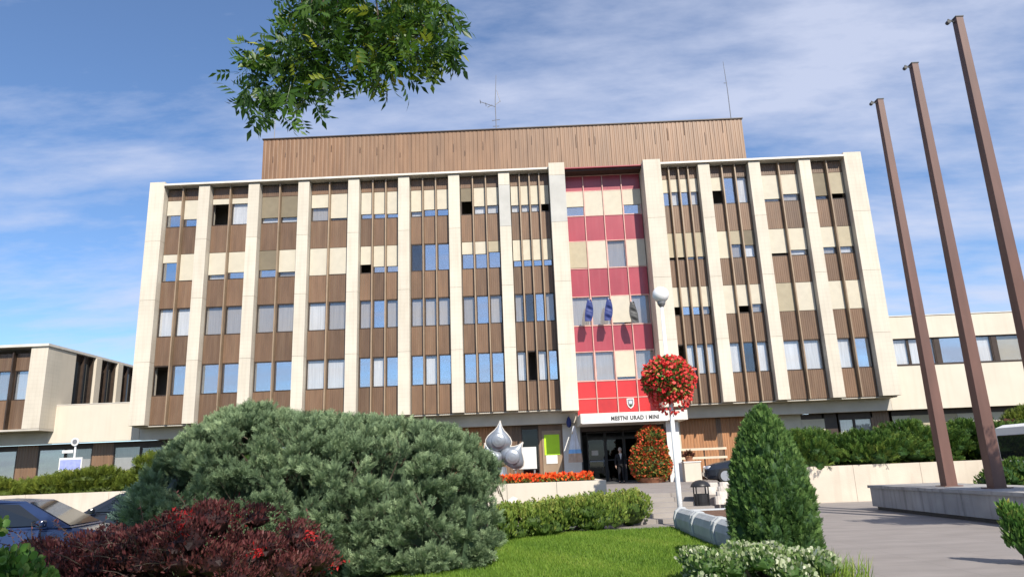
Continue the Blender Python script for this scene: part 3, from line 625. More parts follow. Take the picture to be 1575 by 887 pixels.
# plinth with the flagpoles
PX0, PX1, PY0, PY1 = 10.42, 12.5, 4.0, 22.75
pl = thing('flagpole_plinth', 'long grey concrete plinth under the rusty flagpoles', 'plinth', (PX0, PY1, 0))
obj('base', MB().box(.1, PX1-PX0-.1, PY0-PY1+.1, -.1, -.02, .1), 'dark_grey', pl)
nb_ = 8; L_ = (PY1-PY0)/nb_
for k in range(nb_):
    obj('side_slab', MB().box(0, PX1-PX0, -L_*(k+1)+.006, -L_*k-.006, .1, .63), 'concrete', pl)
    obj('cap_slab', MB().box(-.05, PX1-PX0+.05, -L_*(k+1)+.005, -L_*k-.005 if k else .05, .632, .71), 'concrete', pl)
for k, (yy, lab) in enumerate(((20.0, 'farthest of the three rust-brown steel flagpoles, the shortest in view'), (18.0, 'middle of the three rust-brown steel flagpoles'), (15.9, 'nearest and tallest-looking rust-brown steel flagpole at the right edge'))):
    t = thing('flagpole', lab, 'flagpole', (11.27, yy, .71), 'rusty flagpoles on the plinth')
    b = MB(); h = 11.4; r0, r1 = .15, .088
    b.add([(-r0, -r0, 0), (r0, -r0, 0), (r0, r0, 0), (-r0, r0, 0), (-r1, -r1, h), (r1, -r1, h), (r1, r1, h), (-r1, r1, h)], [(0, 3, 2, 1), (4, 5, 6, 7), (0, 1, 5, 4), (1, 2, 6, 5), (2, 3, 7, 6), (3, 0, 4, 7)])
    obj('pole', b, 'rust', t, bevel=.008); obj('foot_plate', MB().box(-.24, .24, -.24, .24, -.005, .025), 'rust', t)
    obj('cap', MB().box(-.1, .1, -.1, .1, h+.002, h+.03), 'dark_grey', t)
    obj('pulley', MB().tube([(-.09, 0, h-.1), (-.26, -.02, h-.02)], .018, 6).tube([(-.25, -.05, h-.09), (-.25, .05, h-.09)], .05, 8), 'dark_grey', t)
# rounded concrete planter blocks
sec = [(-.02, -.02), (-.06, .12), (-.07, .30), (-.02, .44), (.08, .52), (.20, .52), (.24, .46), (.24, -.02)]
ylist = [(18.35, 16.55), (16.5, 14.7), (14.65, 12.85)]
for k, (ya, yb) in enumerate(ylist):
    t = thing('planter_block', ['grey concrete planter block nearest the lamp post', 'middle grey concrete planter block beside the lawn', 'grey concrete planter block half hidden by the conifer'][k], 'planter', (3.62, ya, 0), 'concrete planter blocks')
    obj('body', MB().prism(sec, 'x', 0, 1).mesh('body') if False else MB().add([(u, v_, w_) for v_ in (yb-ya+.16, -.16) for u, w_ in sec], [tuple(range(8)), tuple(range(8, 16))[::-1]]+[(i, (i+1) % 8, 8+(i+1) % 8, 8+i) for i in range(8)]), 'concrete_pale', t, bevel=.03)
    for yy in (yb-ya+.075, -.075):
        s2 = [(u-.035 if u < .2 else u, w_+(.025 if w_ > .3 else 0)) for u, w_ in sec]
        obj('end_rib', MB().add([(u, v_, w_) for v_ in (yy-.07, yy+.07) for u, w_ in s2], [tuple(range(8)), tuple(range(8, 16))[::-1]]+[(i, (i+1) % 8, 8+(i+1) % 8, 8+i) for i in range(8)]), 'concrete_pale', t, bevel=.03)
struct(obj('planter_soil', MB().box(3.87, 4.95, 14.8, 18.3, 0, .44), 'soil'))
t = thing('planter_block', 'grey concrete block closing the far end of the soil bed', 'planter', (4.45, 18.45, 0)); obj('body', MB().box(-.57, .62, -.12, .1, 0, .47), 'concrete_pale', t, bevel=.03)
t = thing('planter_block', 'grey concrete kerb on the paving side of the soil bed', 'planter', (5.03, 15.6, 0)); obj('body', MB().box(-.06, .1, -.8, 2.7, 0, .46), 'concrete_pale', t, bevel=.03)
# bank of hollow concrete blocks right of the steps
t = thing('block_bank', 'stepped bank of pale hollow concrete blocks right of the steps', 'block wall', (7.4, 23.1, 0))
hb = MB()
outer = [(.19*math.cos(a), .19*math.sin(a)*.8) for a in np.linspace(0, 2*PI, 13)[:-1]]; inner = [(u*.62, v_*.62) for u, v_ in outer]
V = [(u, v_, z) for z in (0, .24) for u, v_ in outer]+[(u, v_, .24) for u, v_ in inner]+[(u, v_, .06) for u, v_ in inner]
F = [(i, (i+1) % 12, 12+(i+1) % 12, 12+i) for i in range(12)]+[(12+i, 12+(i+1) % 12, 24+(i+1) % 12, 24+i) for i in range(12)]+[(24+i, 24+(i+1) % 12, 36+(i+1) % 12, 36+i) for i in range(12)]
hb.add(V, F); hm = hb.mesh('block'); hm.materials.append(M['rock'])
sm = MB().prism([(u*.6, v_*.6) for u, v_ in outer], 'z', .05, .15).mesh('soil_fill'); sm.materials.append(M['soil'])
for r_ in range(6):
    for c in range(6):
        bl = obj('block', hm, parent=t, loc=(-1.25+c*.42+(.21 if r_ % 2 else 0), -.3+r_*.56, .0+r_*.13)); obj('soil_fill', sm, parent=bl)
# pale boulders at the left end of the planter wall
bm = bmesh.new(); bmesh.ops.create_icosphere(bm, subdivisions=3, radius=1)
for v in bm.verts:
    s = 1+.16*math.sin(v.co.x*4.1+1)*math.cos(v.co.y*3.3)+.1*math.sin(v.co.z*7+v.co.x*5); v.co = v.co*s
rk = bpy.data.meshes.new('boulder'); bm.to_mesh(rk); bm.free(); rk.materials.append(M['rock'])
for k, (px, py, s, lab) in enumerate(((776, 765, .34, 'larger pale boulder at the left end of the hedge'), (770, 785, .26, 'smaller pale boulder low between the juniper and the hedge'))):
    p = at(px, py, 21.5); o = obj('boulder', rk, loc=(p[0], 21.5, p[2])); o.scale = (s*1.2, s, s); o.rotation_euler = (k, .4, k*2); tag(o, lab, 'boulder')
    if p[2] > s: 
        o.location.z = s*.8; o.scale = (s*1.3, s, p[2]+s*.6-s*.8 if False else s*1.5)

# street lamp with flower ball
lx, ly = 3.95, 19.5
t = thing('street_lamp', 'slim white street lamp with a round globe beside the steps', 'street lamp', (lx, ly, 0))
zg = at(1019, 453, ly)[2]
obj('post', MB().tube([(0, 0, 0), (0, 0, 1.0), (0, 0, zg-.3)], [.075, .065, .045], 12), 'white_metal', t, smooth=True)
obj('base_plate', MB().lathe([(.16, 0), (.16, .04), (.09, .07), (.08, .3)], 14), 'white_metal', t)
obj('globe', MB().lathe([(.23*math.sin(a), -.23*math.cos(a)) for a in np.linspace(.25, PI-.02, 14)], 24, (0, 0, zg)), 'globe', t, smooth=True)
obj('collar', MB().lathe([(.05, zg-.36), (.11, zg-.27), (.12, zg-.2)], 16), 'grey_metal', t)
def flowerball(name, label, c, radii, nl, nf, fm, lm, base, smin=.07, smax=.12):
    t = thing(name, label, 'flowers', tuple(base)); c = np.array(c)-np.array(base)
    cl = [(c, np.array(radii))]
    d = sph(nl); P = c+d*np.array(radii)*rng.uniform(.8, 1.02, (nl, 1)); obj('leaves', scatter_mesh('leaves', [(*BLOB, P, d+sph(nl)*.8+[0, 0, -.3], rng.uniform(smin, smax, nl), rng.random(nl), None)], lm), parent=t)
    d = sph(nf); P = c+d*np.array(radii)*rng.uniform(.92, 1.12, (nf, 1)); obj('blossoms', scatter_mesh('blossoms', [(*BLOB, P, d*.5+sph(nf), rng.uniform(smin, smax, nf), rng.random(nf), None)], fm), parent=t)
    obj('shade_core', core_mesh('shade_core', cl, lm, .8), parent=t); return t
q = at(1026, 583, ly); zb_ = q[2]
fb = flowerball('flower_ball', 'big ball of red flowers hanging round the lamp post', (lx-.02, ly-.1, zb_), (.64, .6, .56), 2200, 1500, 'f_flower_red', 'f_rose', (lx, ly, zb_-.5))
fb.children[0].data = fb.children[0].data
nfl = 260; d = sph(nfl); d[:, 2] = -abs(d[:, 2])*.6-.2; P = np.array([0, 0, .35])+d/np.linalg.norm(d, axis=1, keepdims=True)*np.array([.62, .6, .75])
_ts = obj('trailing_shoots', scatter_mesh('trailing_shoots', [(*BLOB, P, np.array([0, 0, -1])+sph(nfl)*.6, rng.uniform(.06, .11, nfl), rng.random(nfl), None)], 'f_flower_red'), parent=fb); _ts['kind'] = 'stuff'
# flower tower by the door
p = at(1003, 741, 36.0); z0 = TZ
ft = thing('flower_tower', 'two-tier tower of red and green flowers left of the canopy column', 'flowers', (p[0], 36.0, z0))
cl = [(np.array([0, 0, .85]), np.array([.98, .85, .9])), (np.array([0, 0, 1.45]), np.array([.85, .75, .55])), (np.array([.12, 0, 2.15]), np.array([.66, .6, .52]))]
P, nr, ix = on_clumps(cl, 5200, -.8, .15); tn = rng.random(len(P)); sel = rng.random(len(P)) < .45
obj('leaves', scatter_mesh('leaves', [(*BLOB, P[~sel], nr[~sel]+sph((~sel).sum())*.7, rng.uniform(.09, .15, (~sel).sum()), tn[~sel], None)], 'f_flower_leaf'), parent=ft)
obj('blossoms', scatter_mesh('blossoms', [(*BLOB, P[sel]*1.01, nr[sel]+sph(sel.sum())*.7, rng.uniform(.09, .15, sel.sum()), tn[sel], None)], 'f_flower_mix'), parent=ft)
obj('shade_core', core_mesh('shade_core', cl, 'f_flower_leaf', .85), parent=ft); obj('pot', MB().lathe([(.55, 0), (.7, .2), (.72, .25)], 18), 'terracotta', ft)
# litter bin
p = at(1080, 781, 24.0)
t = thing('litter_bin', 'black litter bin with a domed roof on thin legs', 'bin', (at(1080, 775, 22.0)[0], 22.0, -.004)); t.scale = (.92, .92, .95)
obj('roof', MB().lathe([(.32, .93), (.31, .97), (.25, 1.06), (.14, 1.12), (.02, 1.14)], 20), 'black_metal', t, smooth=True)
for a in (45, 135, 225, 315): obj('leg', MB().tube([(.27*math.cos(R(a)), .27*math.sin(R(a)), 0), (.27*math.cos(R(a)), .27*math.sin(R(a)), .94)], .022, 6), 'black_metal', t)
obj('bucket', MB().lathe([(.19, .1), (.24, .5), (.245, .72), (.22, .72), (.19, .3)], 18), 'black_metal', t); obj('base_ring', MB().lathe([(.29, 0), (.29, .03), (.25, .03)], 18), 'black_metal', t)

# sculpture on the flower bed
sp = at(770, 722, 25.0); SB = np.array([sp[0], 25.0, 1.08])
t = thing('metal_sculpture', 'silvery metal sculpture of three pointed onion-like lobes', 'sculpture', tuple(SB))
def lobe(px, py, w, h, tilt):
    c = at(px, py, 25.0)-SB
    prof = [(.02, -.5), (.45, -.46), (.8, -.32), (.98, -.12), (1.0, .02), (.86, .2), (.6, .38), (.36, .52), (.18, .68), (.06, .86), (.01, 1.0)]
    zc = [z*.5 for r_, z in prof]
    m = MB().lathe([(r_*w/2, z*h/1.5) for r_, z in prof], 22, sy=.55); o = obj('lobe', m, 'steel', t, loc=tuple(c), smooth=True); o.rotation_euler = (0, R(tilt), 0)
    obj('ring', MB().lathe([(.56*w/2, -.0), (.5*w/2, .03), (.3*w/2, .06), (.02, .07)], 20), 'steel', o, loc=(0, -.25*w, .02)).rotation_euler = (PI/2, 0, 0)
    obj('rim_seam', MB().tube([(1.02*r_*w/2, 0, z*h/1.5) for r_, z in prof], .018, 6), 'zinc', o)
    obj('rim_seam', MB().tube([(-1.02*r_*w/2, 0, z*h/1.5) for r_, z in prof], .018, 6), 'zinc', o)
lobe(767, 678, .88, 1.05, 6); lobe(788, 703, .92, .95, 38); lobe(756, 706, .85, .9, -22)
obj('foot', MB().lathe([(.5, 0), (.45, .12), (.25, .2), (.2, .6)], 16), 'steel', t)
p0, p1 = at(788, 688, 26.2), at(826, 720, 26.2)
t = thing('sign_board', 'blank white board standing behind the metal sculpture', 'sign', ((p0[0]+p1[0])/2, 26.2, 1.08)); w = (p1[0]-p0[0])/2
obj('panel', MB().box(-w, w, 0, .04, p1[2]-1.08, p0[2]-1.08), 'white', t)
for sx in (-w*.8, w*.8): obj('leg', MB().box(sx-.03, sx+.03, .045, .1, 0, p0[2]-1.2), 'grey_metal', t)
# draped flag on a slanting staff by the entrance
fo = at(886, 650, 38.0)
t = thing('draped_flag', 'pale flag with a blue band hanging from a slanting staff by the door', 'flag', (fo[0], 38.0, fo[2]))
obj('staff', MB().tube([(-.25, -.1, -.55), (.32, .5, .55)], .03, 6), 'woodrail', t); obj('finial', MB().lathe([(.02, 0), (.06, .05), (.01, .13)], 10, (.32, .5, .53)), 'zinc', t)
def cone(z0, z1, r0, r1, mat, name):
    n = 28; V = []
    for z, r_ in ((z0, r0), (z1, r1)):
        for k in range(n):
            a = 2*PI*k/n; rr = r_*(1+.16*math.sin(a*6+z*.7)); V.append((-.12+rr*math.cos(a)+(.0 if r_ < .1 else -.02), rr*math.sin(a)*.6, z))
    obj(name, MB().add(V, [(k, (k+1) % n, n+(k+1) % n, n+k) for k in range(n)]), mat, t)
cone(-.15, -1.35, .05, .30, 'flag_cloth', 'cloth'); cone(-1.352, -1.55, .30, .335, 'flag_blue', 'blue_band'); cone(-1.552, -2.0, .335, .36, 'flag_sand', 'sand_band')
bf = at(875, 649, 38.3); t2 = thing('furled_flag', 'small dark blue furled flag beside the draped flag', 'flag', (bf[0], 38.3, bf[2])); 
obj('cloth', MB().lathe([(.02, -.28), (.12, -.2), (.14, 0), (.09, .2), (.02, .3)], 12, sy=.6), 'blue', t2, smooth=True); obj('staff', MB().tube([(0, 0, -.25), (.1, .25, .42)], .02, 6), 'woodrail', t2)
# flags on the red bay
for px, py, sw, lab in ((907, 475, -1, 'dark blue flag on the red bay, leftmost of three'), (937, 474, -1, 'dark flag left of the cream blind on the red bay'), (973, 478, 1, 'dark flag at the right of the cream blind on the red bay')):
    p = at(px, py, 37.3); t = thing('window_flag', lab, 'flag', (p[0], 37.3, p[2]), 'flags on the red bay')
    obj('staff', MB().tube([(.0, .6, -.75), (0, -.05, .55)], .022, 6), 'white_metal', t)
    b = MB(); n = 7; V = []
    for i in range(n+1):
        u = i/n; ww = .10+.12*math.sin(u*PI*.8)
        for s in (-1, 0, 1): V.append((s*ww+sw*.12*u*u, -.05+.10*u+.05*(s == 0)*math.cos(i*2), .5-1.15*u))
    b.add(V, [(i*3+j, i*3+j+1, i*3+j+4, i*3+j+3) for i in range(n) for j in range(2)]); o = obj('cloth', b, 'blue' if px != 973 else 'ink', t); sm_ = o.modifiers.new('s', 'SOLIDIFY'); sm_.thickness = .02
# things right of the entrance column
p0, p1 = at(1052, 711, 35.0), at(1080, 735, 35.0)
t = thing('low_wall', 'low cream wall block right of the canopy column', 'wall', ((p0[0]+p1[0])/2, 35.0, TZ)); w = (p1[0]-p0[0])/2
obj('body', MB().box(-w, w, 0, .5, 0, p0[2]-TZ), 'cream_plain', t, bevel=.01); obj('coping', MB().box(-w-.03, w+.03, -.03, .53, p0[2]-TZ+.003, p0[2]-TZ+.05), 'white', t)
zt = p0[2]+.05; pp = at(1060, 705, 35.2)
t = thing('flower_pot', 'brown pot with dry plants on the low cream wall', 'pot', (pp[0], 35.25, zt)); obj('pot', MB().lathe([(.14, 0), (.2, .2), (.22, .22), (.19, .22)], 14), 'terracotta', t)
n = 160; d = sph(n); d[:, 2] = abs(d[:, 2]); obj('plant', scatter_mesh('plant', [(*LEAF, d*.12+[0, 0, .24], d, rng.uniform(.14, .26, n), rng.random(n), None)], 'f_bank_red'), parent=t)
rl = at(1080, 690, 36.6)
t = thing('timber_rail', 'pale timber rails on dark posts in front of the wooden panels', 'railing', (rl[0], 36.6, TZ))
for z in (rl[2]-TZ, rl[2]-TZ-.42): obj('rail', MB().box(-1.15, 1.2, -.05, .05, z-.06, z+.05), 'woodrail', t)
for x in (-1.0, .1, 1.1): obj('post', MB().box(x-.03, x+.03, .055, .12, 0, rl[2]-TZ), 'frame_dark', t)
ds = at(936, 737, 37.2); t = thing('door_mat', 'dark doormat heap on the paving left of the person', 'mat', (ds[0], 37.2, TZ)); obj('mat', MB().add([(-.5, -.5, .003), (.5, -.5, .003), (.45, .4, .003), (-.45, .4, .003), (-.4, -.4, .1), (.38, -.42, .07), (.3, .3, .12), (-.3, .3, .06)], [(0, 3, 2, 1), (4, 5, 6, 7), (0, 1, 5, 4), (1, 2, 6, 5), (2, 3, 7, 6), (3, 0, 4, 7)]), 'dark_grey', t)
# parking sign on the left bank
sb = at(110, 714, 30.0); pt = at(117, 679, 30.0)
t = thing('parking_sign', 'white post with a blue and white panel and round sign on the left bank', 'sign', (pt[0], 30.0, 1.15))
obj('post', MB().tube([(0, 0, 0), (0, 0, pt[2]-1.15)], .04, 8), 'white_metal', t)
pn = obj('panel', MB().box(sb[0]-pt[0]-.48, sb[0]-pt[0]+.48, -.09, -.05, sb[2]-1.15-.28, sb[2]-1.15+.28), 'white', t); obj('panel_field', MB().box(sb[0]-pt[0]-.43, sb[0]-pt[0]+.43, -.1, -.092, sb[2]-1.15-.2, sb[2]-1.15+.2), 'sign_blue', pn)
obj('round_sign', MB().prism([(.17*math.cos(a), .17*math.sin(a)+pt[2]-1.15) for a in np.linspace(0, 2*PI, 21)[:-1]], 'y', -.08, -.05), 'white', t); obj('round_field', MB().prism([(.1*math.cos(a), .1*math.sin(a)+pt[2]-1.15) for a in np.linspace(0, 2*PI, 21)[:-1]], 'y', -.09, -.082), 'grey_metal', t)
obj('arrow_plate', MB().box(-.5, -.05, -.07, -.04, pt[2]-1.6, pt[2]-1.48), 'white', t)

# ------------------------------------------------------------------ vehicles
def loft(sections):
    V = []; n = len(sections[0]); F = []
    for s in sections: V += s
    for i in range(len(sections)-1):
        for k in range(n): F.append((i*n+k, i*n+(k+1) % n, (i+1)*n+(k+1) % n, (i+1)*n+k))
    F += [tuple(range(n))[::-1], tuple((len(sections)-1)*n+k for k in range(n))]
    return MB().add(V, F)
def wheel(t, x, y, r=.31):
    s = -1 if y < 0 else 1
    w = obj('wheel', MB().prism([(r*math.cos(a), r*math.sin(a)) for a in np.linspace(0, 2*PI, 25)[:-1]], 'y', -.1, .1), 'tyre', t, loc=(x, y, r), bevel=.03)
    obj('rim', MB().prism([(r*.66*math.cos(a), r*.66*math.sin(a)) for a in np.linspace(0, 2*PI, 21)[:-1]], 'y', s*.1, s*.115), 'rim', w)
def car(label, loc, rz, paint, group=None):
    t = thing('parked_car', label, 'car', loc, group, rz)
    def sec(x, z0, z1, hw): return [(x, -hw*.9, z0), (x, -hw, z0+.15), (x, -hw, (z0+z1)/2+.08), (x, -hw*.94, z1-.05), (x, -hw*.82, z1), (x, hw*.82, z1), (x, hw*.94, z1-.05), (x, hw, (z0+z1)/2+.08), (x, hw, z0+.15), (x, hw*.9, z0)]
    S_ = [(-2.12, .32, .60, .62), (-2.02, .22, .72, .76), (-1.7, .18, .82, .83), (-1.1, .17, .92, .87), (-.7, .17, .97, .88), (0, .17, .99, .88), (1.1, .17, 1.0, .88), (1.7, .2, 1.0, .84), (2.02, .28, .97, .78), (2.12, .4, .85, .7)]
    obj('body', loft([sec(*q) for q in S_]), paint, t, smooth=False, bevel=.02)
    def ring(x, z, hw): return [(x, -hw, z), (x, hw, z)]
    bot = {'f': (-.95, .955, .79), 'r': (1.78, .985, .76)}; top = {'f': (-.12, 1.42, .60), 'm': (.5, 1.46, .62), 'r': (1.15, 1.41, .58)}
    V = [(-.95, -.79, .95), (-.95, .79, .95), (1.8, .76, .98), (1.8, -.76, .98), (-.12, -.60, 1.41), (-.12, .60, 1.41), (.5, .62, 1.455), (1.2, .57, 1.41), (1.2, -.57, 1.41), (.5, -.62, 1.455)]
    cab = obj('cabin', MB().add(V, [(0, 1, 5, 4), (2, 3, 8, 7), (0, 4, 9, 8, 3), (1, 2, 7, 6, 5), (4, 5, 6, 9), (9, 6, 7, 8)]), paint, t, bevel=.035)
    def pane(name, quad, k=.84, off=.012):
        q = np.array(quad, float); c = q.mean(0); n = np.cross(q[1]-q[0], q[2]-q[0]); n /= np.linalg.norm(n)
        if n@(c-np.array([.4, 0, 1.1])) < 0: n = -n
        q = c+(q-c)*k+n*off; obj(name, MB().add(list(q)+list(q-n*.008), [(0, 1, 2, 3), (7, 6, 5, 4)]+[(i, (i+1) % 4, 4+(i+1) % 4, 4+i) for i in range(4)]), 'car_glass', t)
    pane('windscreen', [V[0], V[1], V[5], V[4]], .88); pane('rear_window', [V[2], V[3], V[8], V[7]], .82)
    for s in (-1, 1):
        pane('side_window', [(-.62, s*.79, .99), (.42, s*.785, .99), (.42, s*.635, 1.40), (-.05, s*.62, 1.37)], .93, .016); pane('side_window', [(.52, s*.785, .99), (1.5, s*.77, 1.0), (1.12, s*.60, 1.37), (.52, s*.635, 1.40)], .93, .016)
        wheel(t, -1.32, s*.80); wheel(t, 1.33, s*.80)
        obj('headlight', MB().box(-2.09, -1.86, s*.60-.15, s*.60+.15, .60, .72), 'lamp_glass', t, bevel=.02); obj('tail_light', MB().box(2.02, 2.125, s*.62-.13, s*.62+.13, .72, .88), 'red_bright', t, bevel=.02)
        obj('mirror', MB().box(-.62, -.50, s*.98-.09, s*.98+.09, .98, 1.10), paint, t, bevel=.03)
        obj('door_handle', MB().box(.2, .36, s*.885-.012, s*.885+.012, .84, .87), 'rim', t)
    obj('bumper', MB().box(-2.16, -2.05, -.66, .66, .30, .46), paint, t, bevel=.03); obj('bumper', MB().box(2.07, 2.17, -.66, .66, .34, .52), paint, t, bevel=.03)
    return t
pc = at(30, 772, 13.2); car('dark blue parked car nearest the camera at the left edge', (pc[0]+.25, 13.2, -.03), PI+R(12), 'car_blue', 'cars parked at the left')
pc = at(175, 766, 18.5); car('dark parked car behind the blue one, beside the juniper', (pc[0]+.5, 18.5, -.03), R(8), 'car_dark', 'cars parked at the left')
pc = at(1122, 722, 31.0); car('dark car parked beyond the block bank, half behind the conifer', (pc[0]+1.1, 31.0, TZ-.01), R(-10), 'car_dark')
pv = at(1546, 690, 23.0)
t = thing('parked_van', 'white van with dark windows cut off by the right edge', 'van', (pv[0]+4.75, 23.9, -.03), None, PI/2)
def vs_(y, z0, z1, hw): return [(-hw*.95, y, z0), (-hw, y, z0+.2), (-hw, y, z1*.55), (-hw*.93, y, z1-.25), (-hw*.8, y, z1), (hw*.8, y, z1), (hw*.93, y, z1-.25), (hw, y, z1*.55), (hw, y, z0+.2), (hw*.95, y, z0)]
zr = at(1560, 652, 23.6)[2]+.05
obj('body', loft([vs_(-.95, .4, .95, .8), vs_(-.85, .3, 1.3, .9), vs_(-.5, .28, 1.5, .95), vs_(.15, .28, zr-.08, .93), vs_(.5, .28, zr, .94), vs_(3.6, .28, zr, .94), vs_(3.9, .35, zr-.1, .9)]), 'car_white', t, bevel=.03)
obj('windscreen', MB().add([(-.80, -.52, 1.52), (.80, -.52, 1.52), (.72, .13, zr-.22), (-.72, .13, zr-.22), (-.80, -.5, 1.5), (.80, -.5, 1.5), (.72, .16, zr-.24), (-.72, .16, zr-.24)], [(0, 1, 2, 3), (7, 6, 5, 4), (0, 4, 5, 1), (1, 5, 6, 2), (2, 6, 7, 3), (3, 7, 4, 0)]), 'car_glass', t)
for s in (-1, 1):
    obj('side_window', MB().box(s*.925-.02, s*.925+.02, .3, 1.3, 1.45, zr-.35), 'car_glass', t); obj('side_window', MB().box(s*.925-.02, s*.925+.02, 1.4, 2.5, 1.35, zr-.25), 'car_glass', t); obj('side_window', MB().box(s*.925-.02, s*.925+.02, 2.6, 3.72, 1.35, zr-.25), 'car_glass', t, bevel=.015); obj('headlight', MB().box(s*.62-.15, s*.62+.15, -.99, -.86, .72, .92), 'lamp_glass', t, bevel=.02)
    obj('mirror', MB().box(s*1.05-.08, s*1.05+.08, -.1, .02, 1.35, 1.65), 'dark_grey', t, bevel=.02)
    for yy in (-.1, 2.9):
        w = obj('wheel', MB().prism([(.33*math.cos(a), .33*math.sin(a)) for a in np.linspace(0, 2*PI, 25)[:-1]], 'x', -.1, .1), 'tyre', t, loc=(s*.87, yy, .33), bevel=.03); obj('rim', MB().prism([(.2*math.cos(a), .2*math.sin(a)) for a in np.linspace(0, 2*PI, 17)[:-1]], 'x', s*.1, s*.113), 'rim', w)
obj('bumper', MB().box(-.8, .8, -1.03, -.9, .35, .6), 'dark_grey', t, bevel=.03)
obj('rear_window', MB().box(-.68, .68, 3.86, 3.925, 1.3, zr-.34), 'car_glass', t, bevel=.02)
for s in (-1, 1): obj('tail_light', MB().box(s*.76-.06, s*.76+.06, 3.86, 3.925, .8, 1.2), 'red_bright', t)

# ------------------------------------------------------------------ person by the door
pp = at(957, 741, 37.6); PB = Vector((pp[0], 37.6, TZ))
def skin(name, verts, edges, radii, mat, parent, root=0, sub=1, loc=(0, 0, 0)):
    me = bpy.data.meshes.new(name); me.from_pydata(verts, edges, []); me.materials.append(M[mat]); o = obj(name, me, parent=parent, loc=loc)
    sk = o.modifiers.new('skin', 'SKIN'); sk.use_smooth_shade = True
    for i, r_ in enumerate(radii):
        d = me.skin_vertices[0].data[i]; d.radius = r_ if isinstance(r_, tuple) else (r_, r_); d.use_root = (i == root)
    sb = o.modifiers.new('sub', 'SUBSURF'); sb.levels = sb.render_levels = sub; return o
t = thing('person', 'person in a dark suit with a white shirt walking out of the doors', 'person', tuple(PB))
v = [(0, 0, .96), (0, 0, 1.15), (0, 0, 1.36), (0, 0, 1.46), (0, -.01, 1.52), (0, -.02, 1.62), (0, -.02, 1.70)]; e = [(0, 1), (1, 2), (2, 3), (3, 4), (4, 5), (5, 6)]; r_ = [(.11, .075), (.11, .08), (.12, .08), (.06, .06), (.052, .055), (.078, .095), (.06, .08)]
for s in (-1, 1):
    k = len(v); v += [(s*.19, 0, 1.39), (s*.25, .03, 1.12), (s*.26, -.06 if s > 0 else .02, .88), (s*.26, -.09 if s > 0 else .01, .80)]; e += [(2, k), (k, k+1), (k+1, k+2), (k+2, k+3)]; r_ += [.06, .045, .035, (.02, .04)]
    h = v[-1]
    for j in range(4):
        yy = h[1]+(j-1.5)*.019; v += [(h[0], yy, h[2]-.05), (h[0]-s*.012, yy-.004, h[2]-.095+abs(j-1.3)*.008)]; n0 = len(v)-2; e += [(k+3, n0), (n0, n0+1)]; r_ += [.009, .008]
    v += [(h[0]-s*.01, h[1]-.045, h[2]+.0), (h[0]-s*.02, h[1]-.055, h[2]-.045)]; n0 = len(v)-2; e += [(k+3, n0), (n0, n0+1)]; r_ += [.010, .009]
    k = len(v); v += [(s*.09, 0, .90), (s*.10, -.05 if s > 0 else .03, .50), (s*.10, .02 if s > 0 else .10, .09), (s*.11, -.12 if s > 0 else -.03, .04)]; e += [(0, k), (k, k+1), (k+1, k+2), (k+2, k+3)]; r_ += [.06, .05, .04, (.035, .03)]
body = skin('body', v, e, r_, 'skin', t)
def sub_skin(name, vv, ee, rr, mat): return skin(name, vv, ee, rr, mat, t)
jv = [(0, 0, .76), (0, 0, .98), (0, 0, 1.17), (0, 0, 1.37), (0, 0, 1.44)]; je = [(0, 1), (1, 2), (2, 3), (3, 4)]; jr = [(.185, .14), (.18, .135), (.17, .125), (.19, .13), (.09, .085)]
for s in (-1, 1):
    k = len(jv); jv += [(s*.20, 0, 1.39), (s*.255, .03, 1.12), (s*.265, -.055 if s > 0 else .02, .89)]; je += [(3, k), (k, k+1), (k+1, k+2)]; jr += [.082, .066, .055]
sub_skin('jacket', jv, je, jr, 'suit')
tv_ = [(0, 0, 1.0)]; te = []; tr_ = [(.165, .125)]
for s in (-1, 1):
    k = len(tv_); tv_ += [(s*.095, 0, .82), (s*.10, -.05 if s > 0 else .03, .50), (s*.10, .015 if s > 0 else .095, .10)]; te += [(0, k), (k, k+1), (k+1, k+2)]; tr_ += [.105, .08, .065]
sub_skin('trousers', tv_, te, tr_, 'suit')
for s, y in ((1, -.06), (-1, .03)): obj('shoe', MB().add([(s*.10-.05, y+.13, 0), (s*.10+.05, y+.13, 0), (s*.10+.055, y-.14, 0), (s*.10-.055, y-.14, 0), (s*.10-.045, y+.12, .10), (s*.10+.045, y+.12, .10), (s*.10+.04, y-.12, .05), (s*.10-.04, y-.12, .05)], [(0, 1, 2, 3), (7, 6, 5, 4), (0, 4, 5, 1), (1, 5, 6, 2), (2, 6, 7, 3), (3, 7, 4, 0)]), 'black_metal', t, bevel=.02)
obj('shirt', MB().add([(-.07, -.115, 1.47), (.07, -.115, 1.47), (.0, -.15, 1.16), (-.07, -.09, 1.47), (.07, -.09, 1.47), (0, -.11, 1.16)], [(0, 2, 1), (3, 4, 5), (0, 3, 5, 2), (1, 2, 5, 4), (0, 1, 4, 3)]), 'white', t)
obj('hair', MB().lathe([(.085, 0), (.105, .05), (.10, .1), (.07, .145), (.01, .165)], 18, (0, .012, 1.615), sx=.86, sy=1.0), 'hair_grey', t, smooth=True)
for s in (-1, 1): obj('eye', MB().lathe([(.004, -.012), (.013, 0), (.004, .012)], 8, (s*.032, -.105, 1.635)), 'ink', t); obj('ear', MB().lathe([(.006, -.03), (.016, 0), (.006, .03)], 8, (s*.079, -.01, 1.63)), 'skin', t)
obj('nose', MB().add([(-.014, -.105, 1.60), (.014, -.105, 1.60), (0, -.135, 1.602), (0, -.105, 1.65)], [(0, 1, 2), (0, 2, 3), (1, 3, 2), (0, 3, 1)]), 'skin', t); obj('mouth', MB().box(-.025, .025, -.108, -.10, 1.567, 1.577), 'terracotta', t)

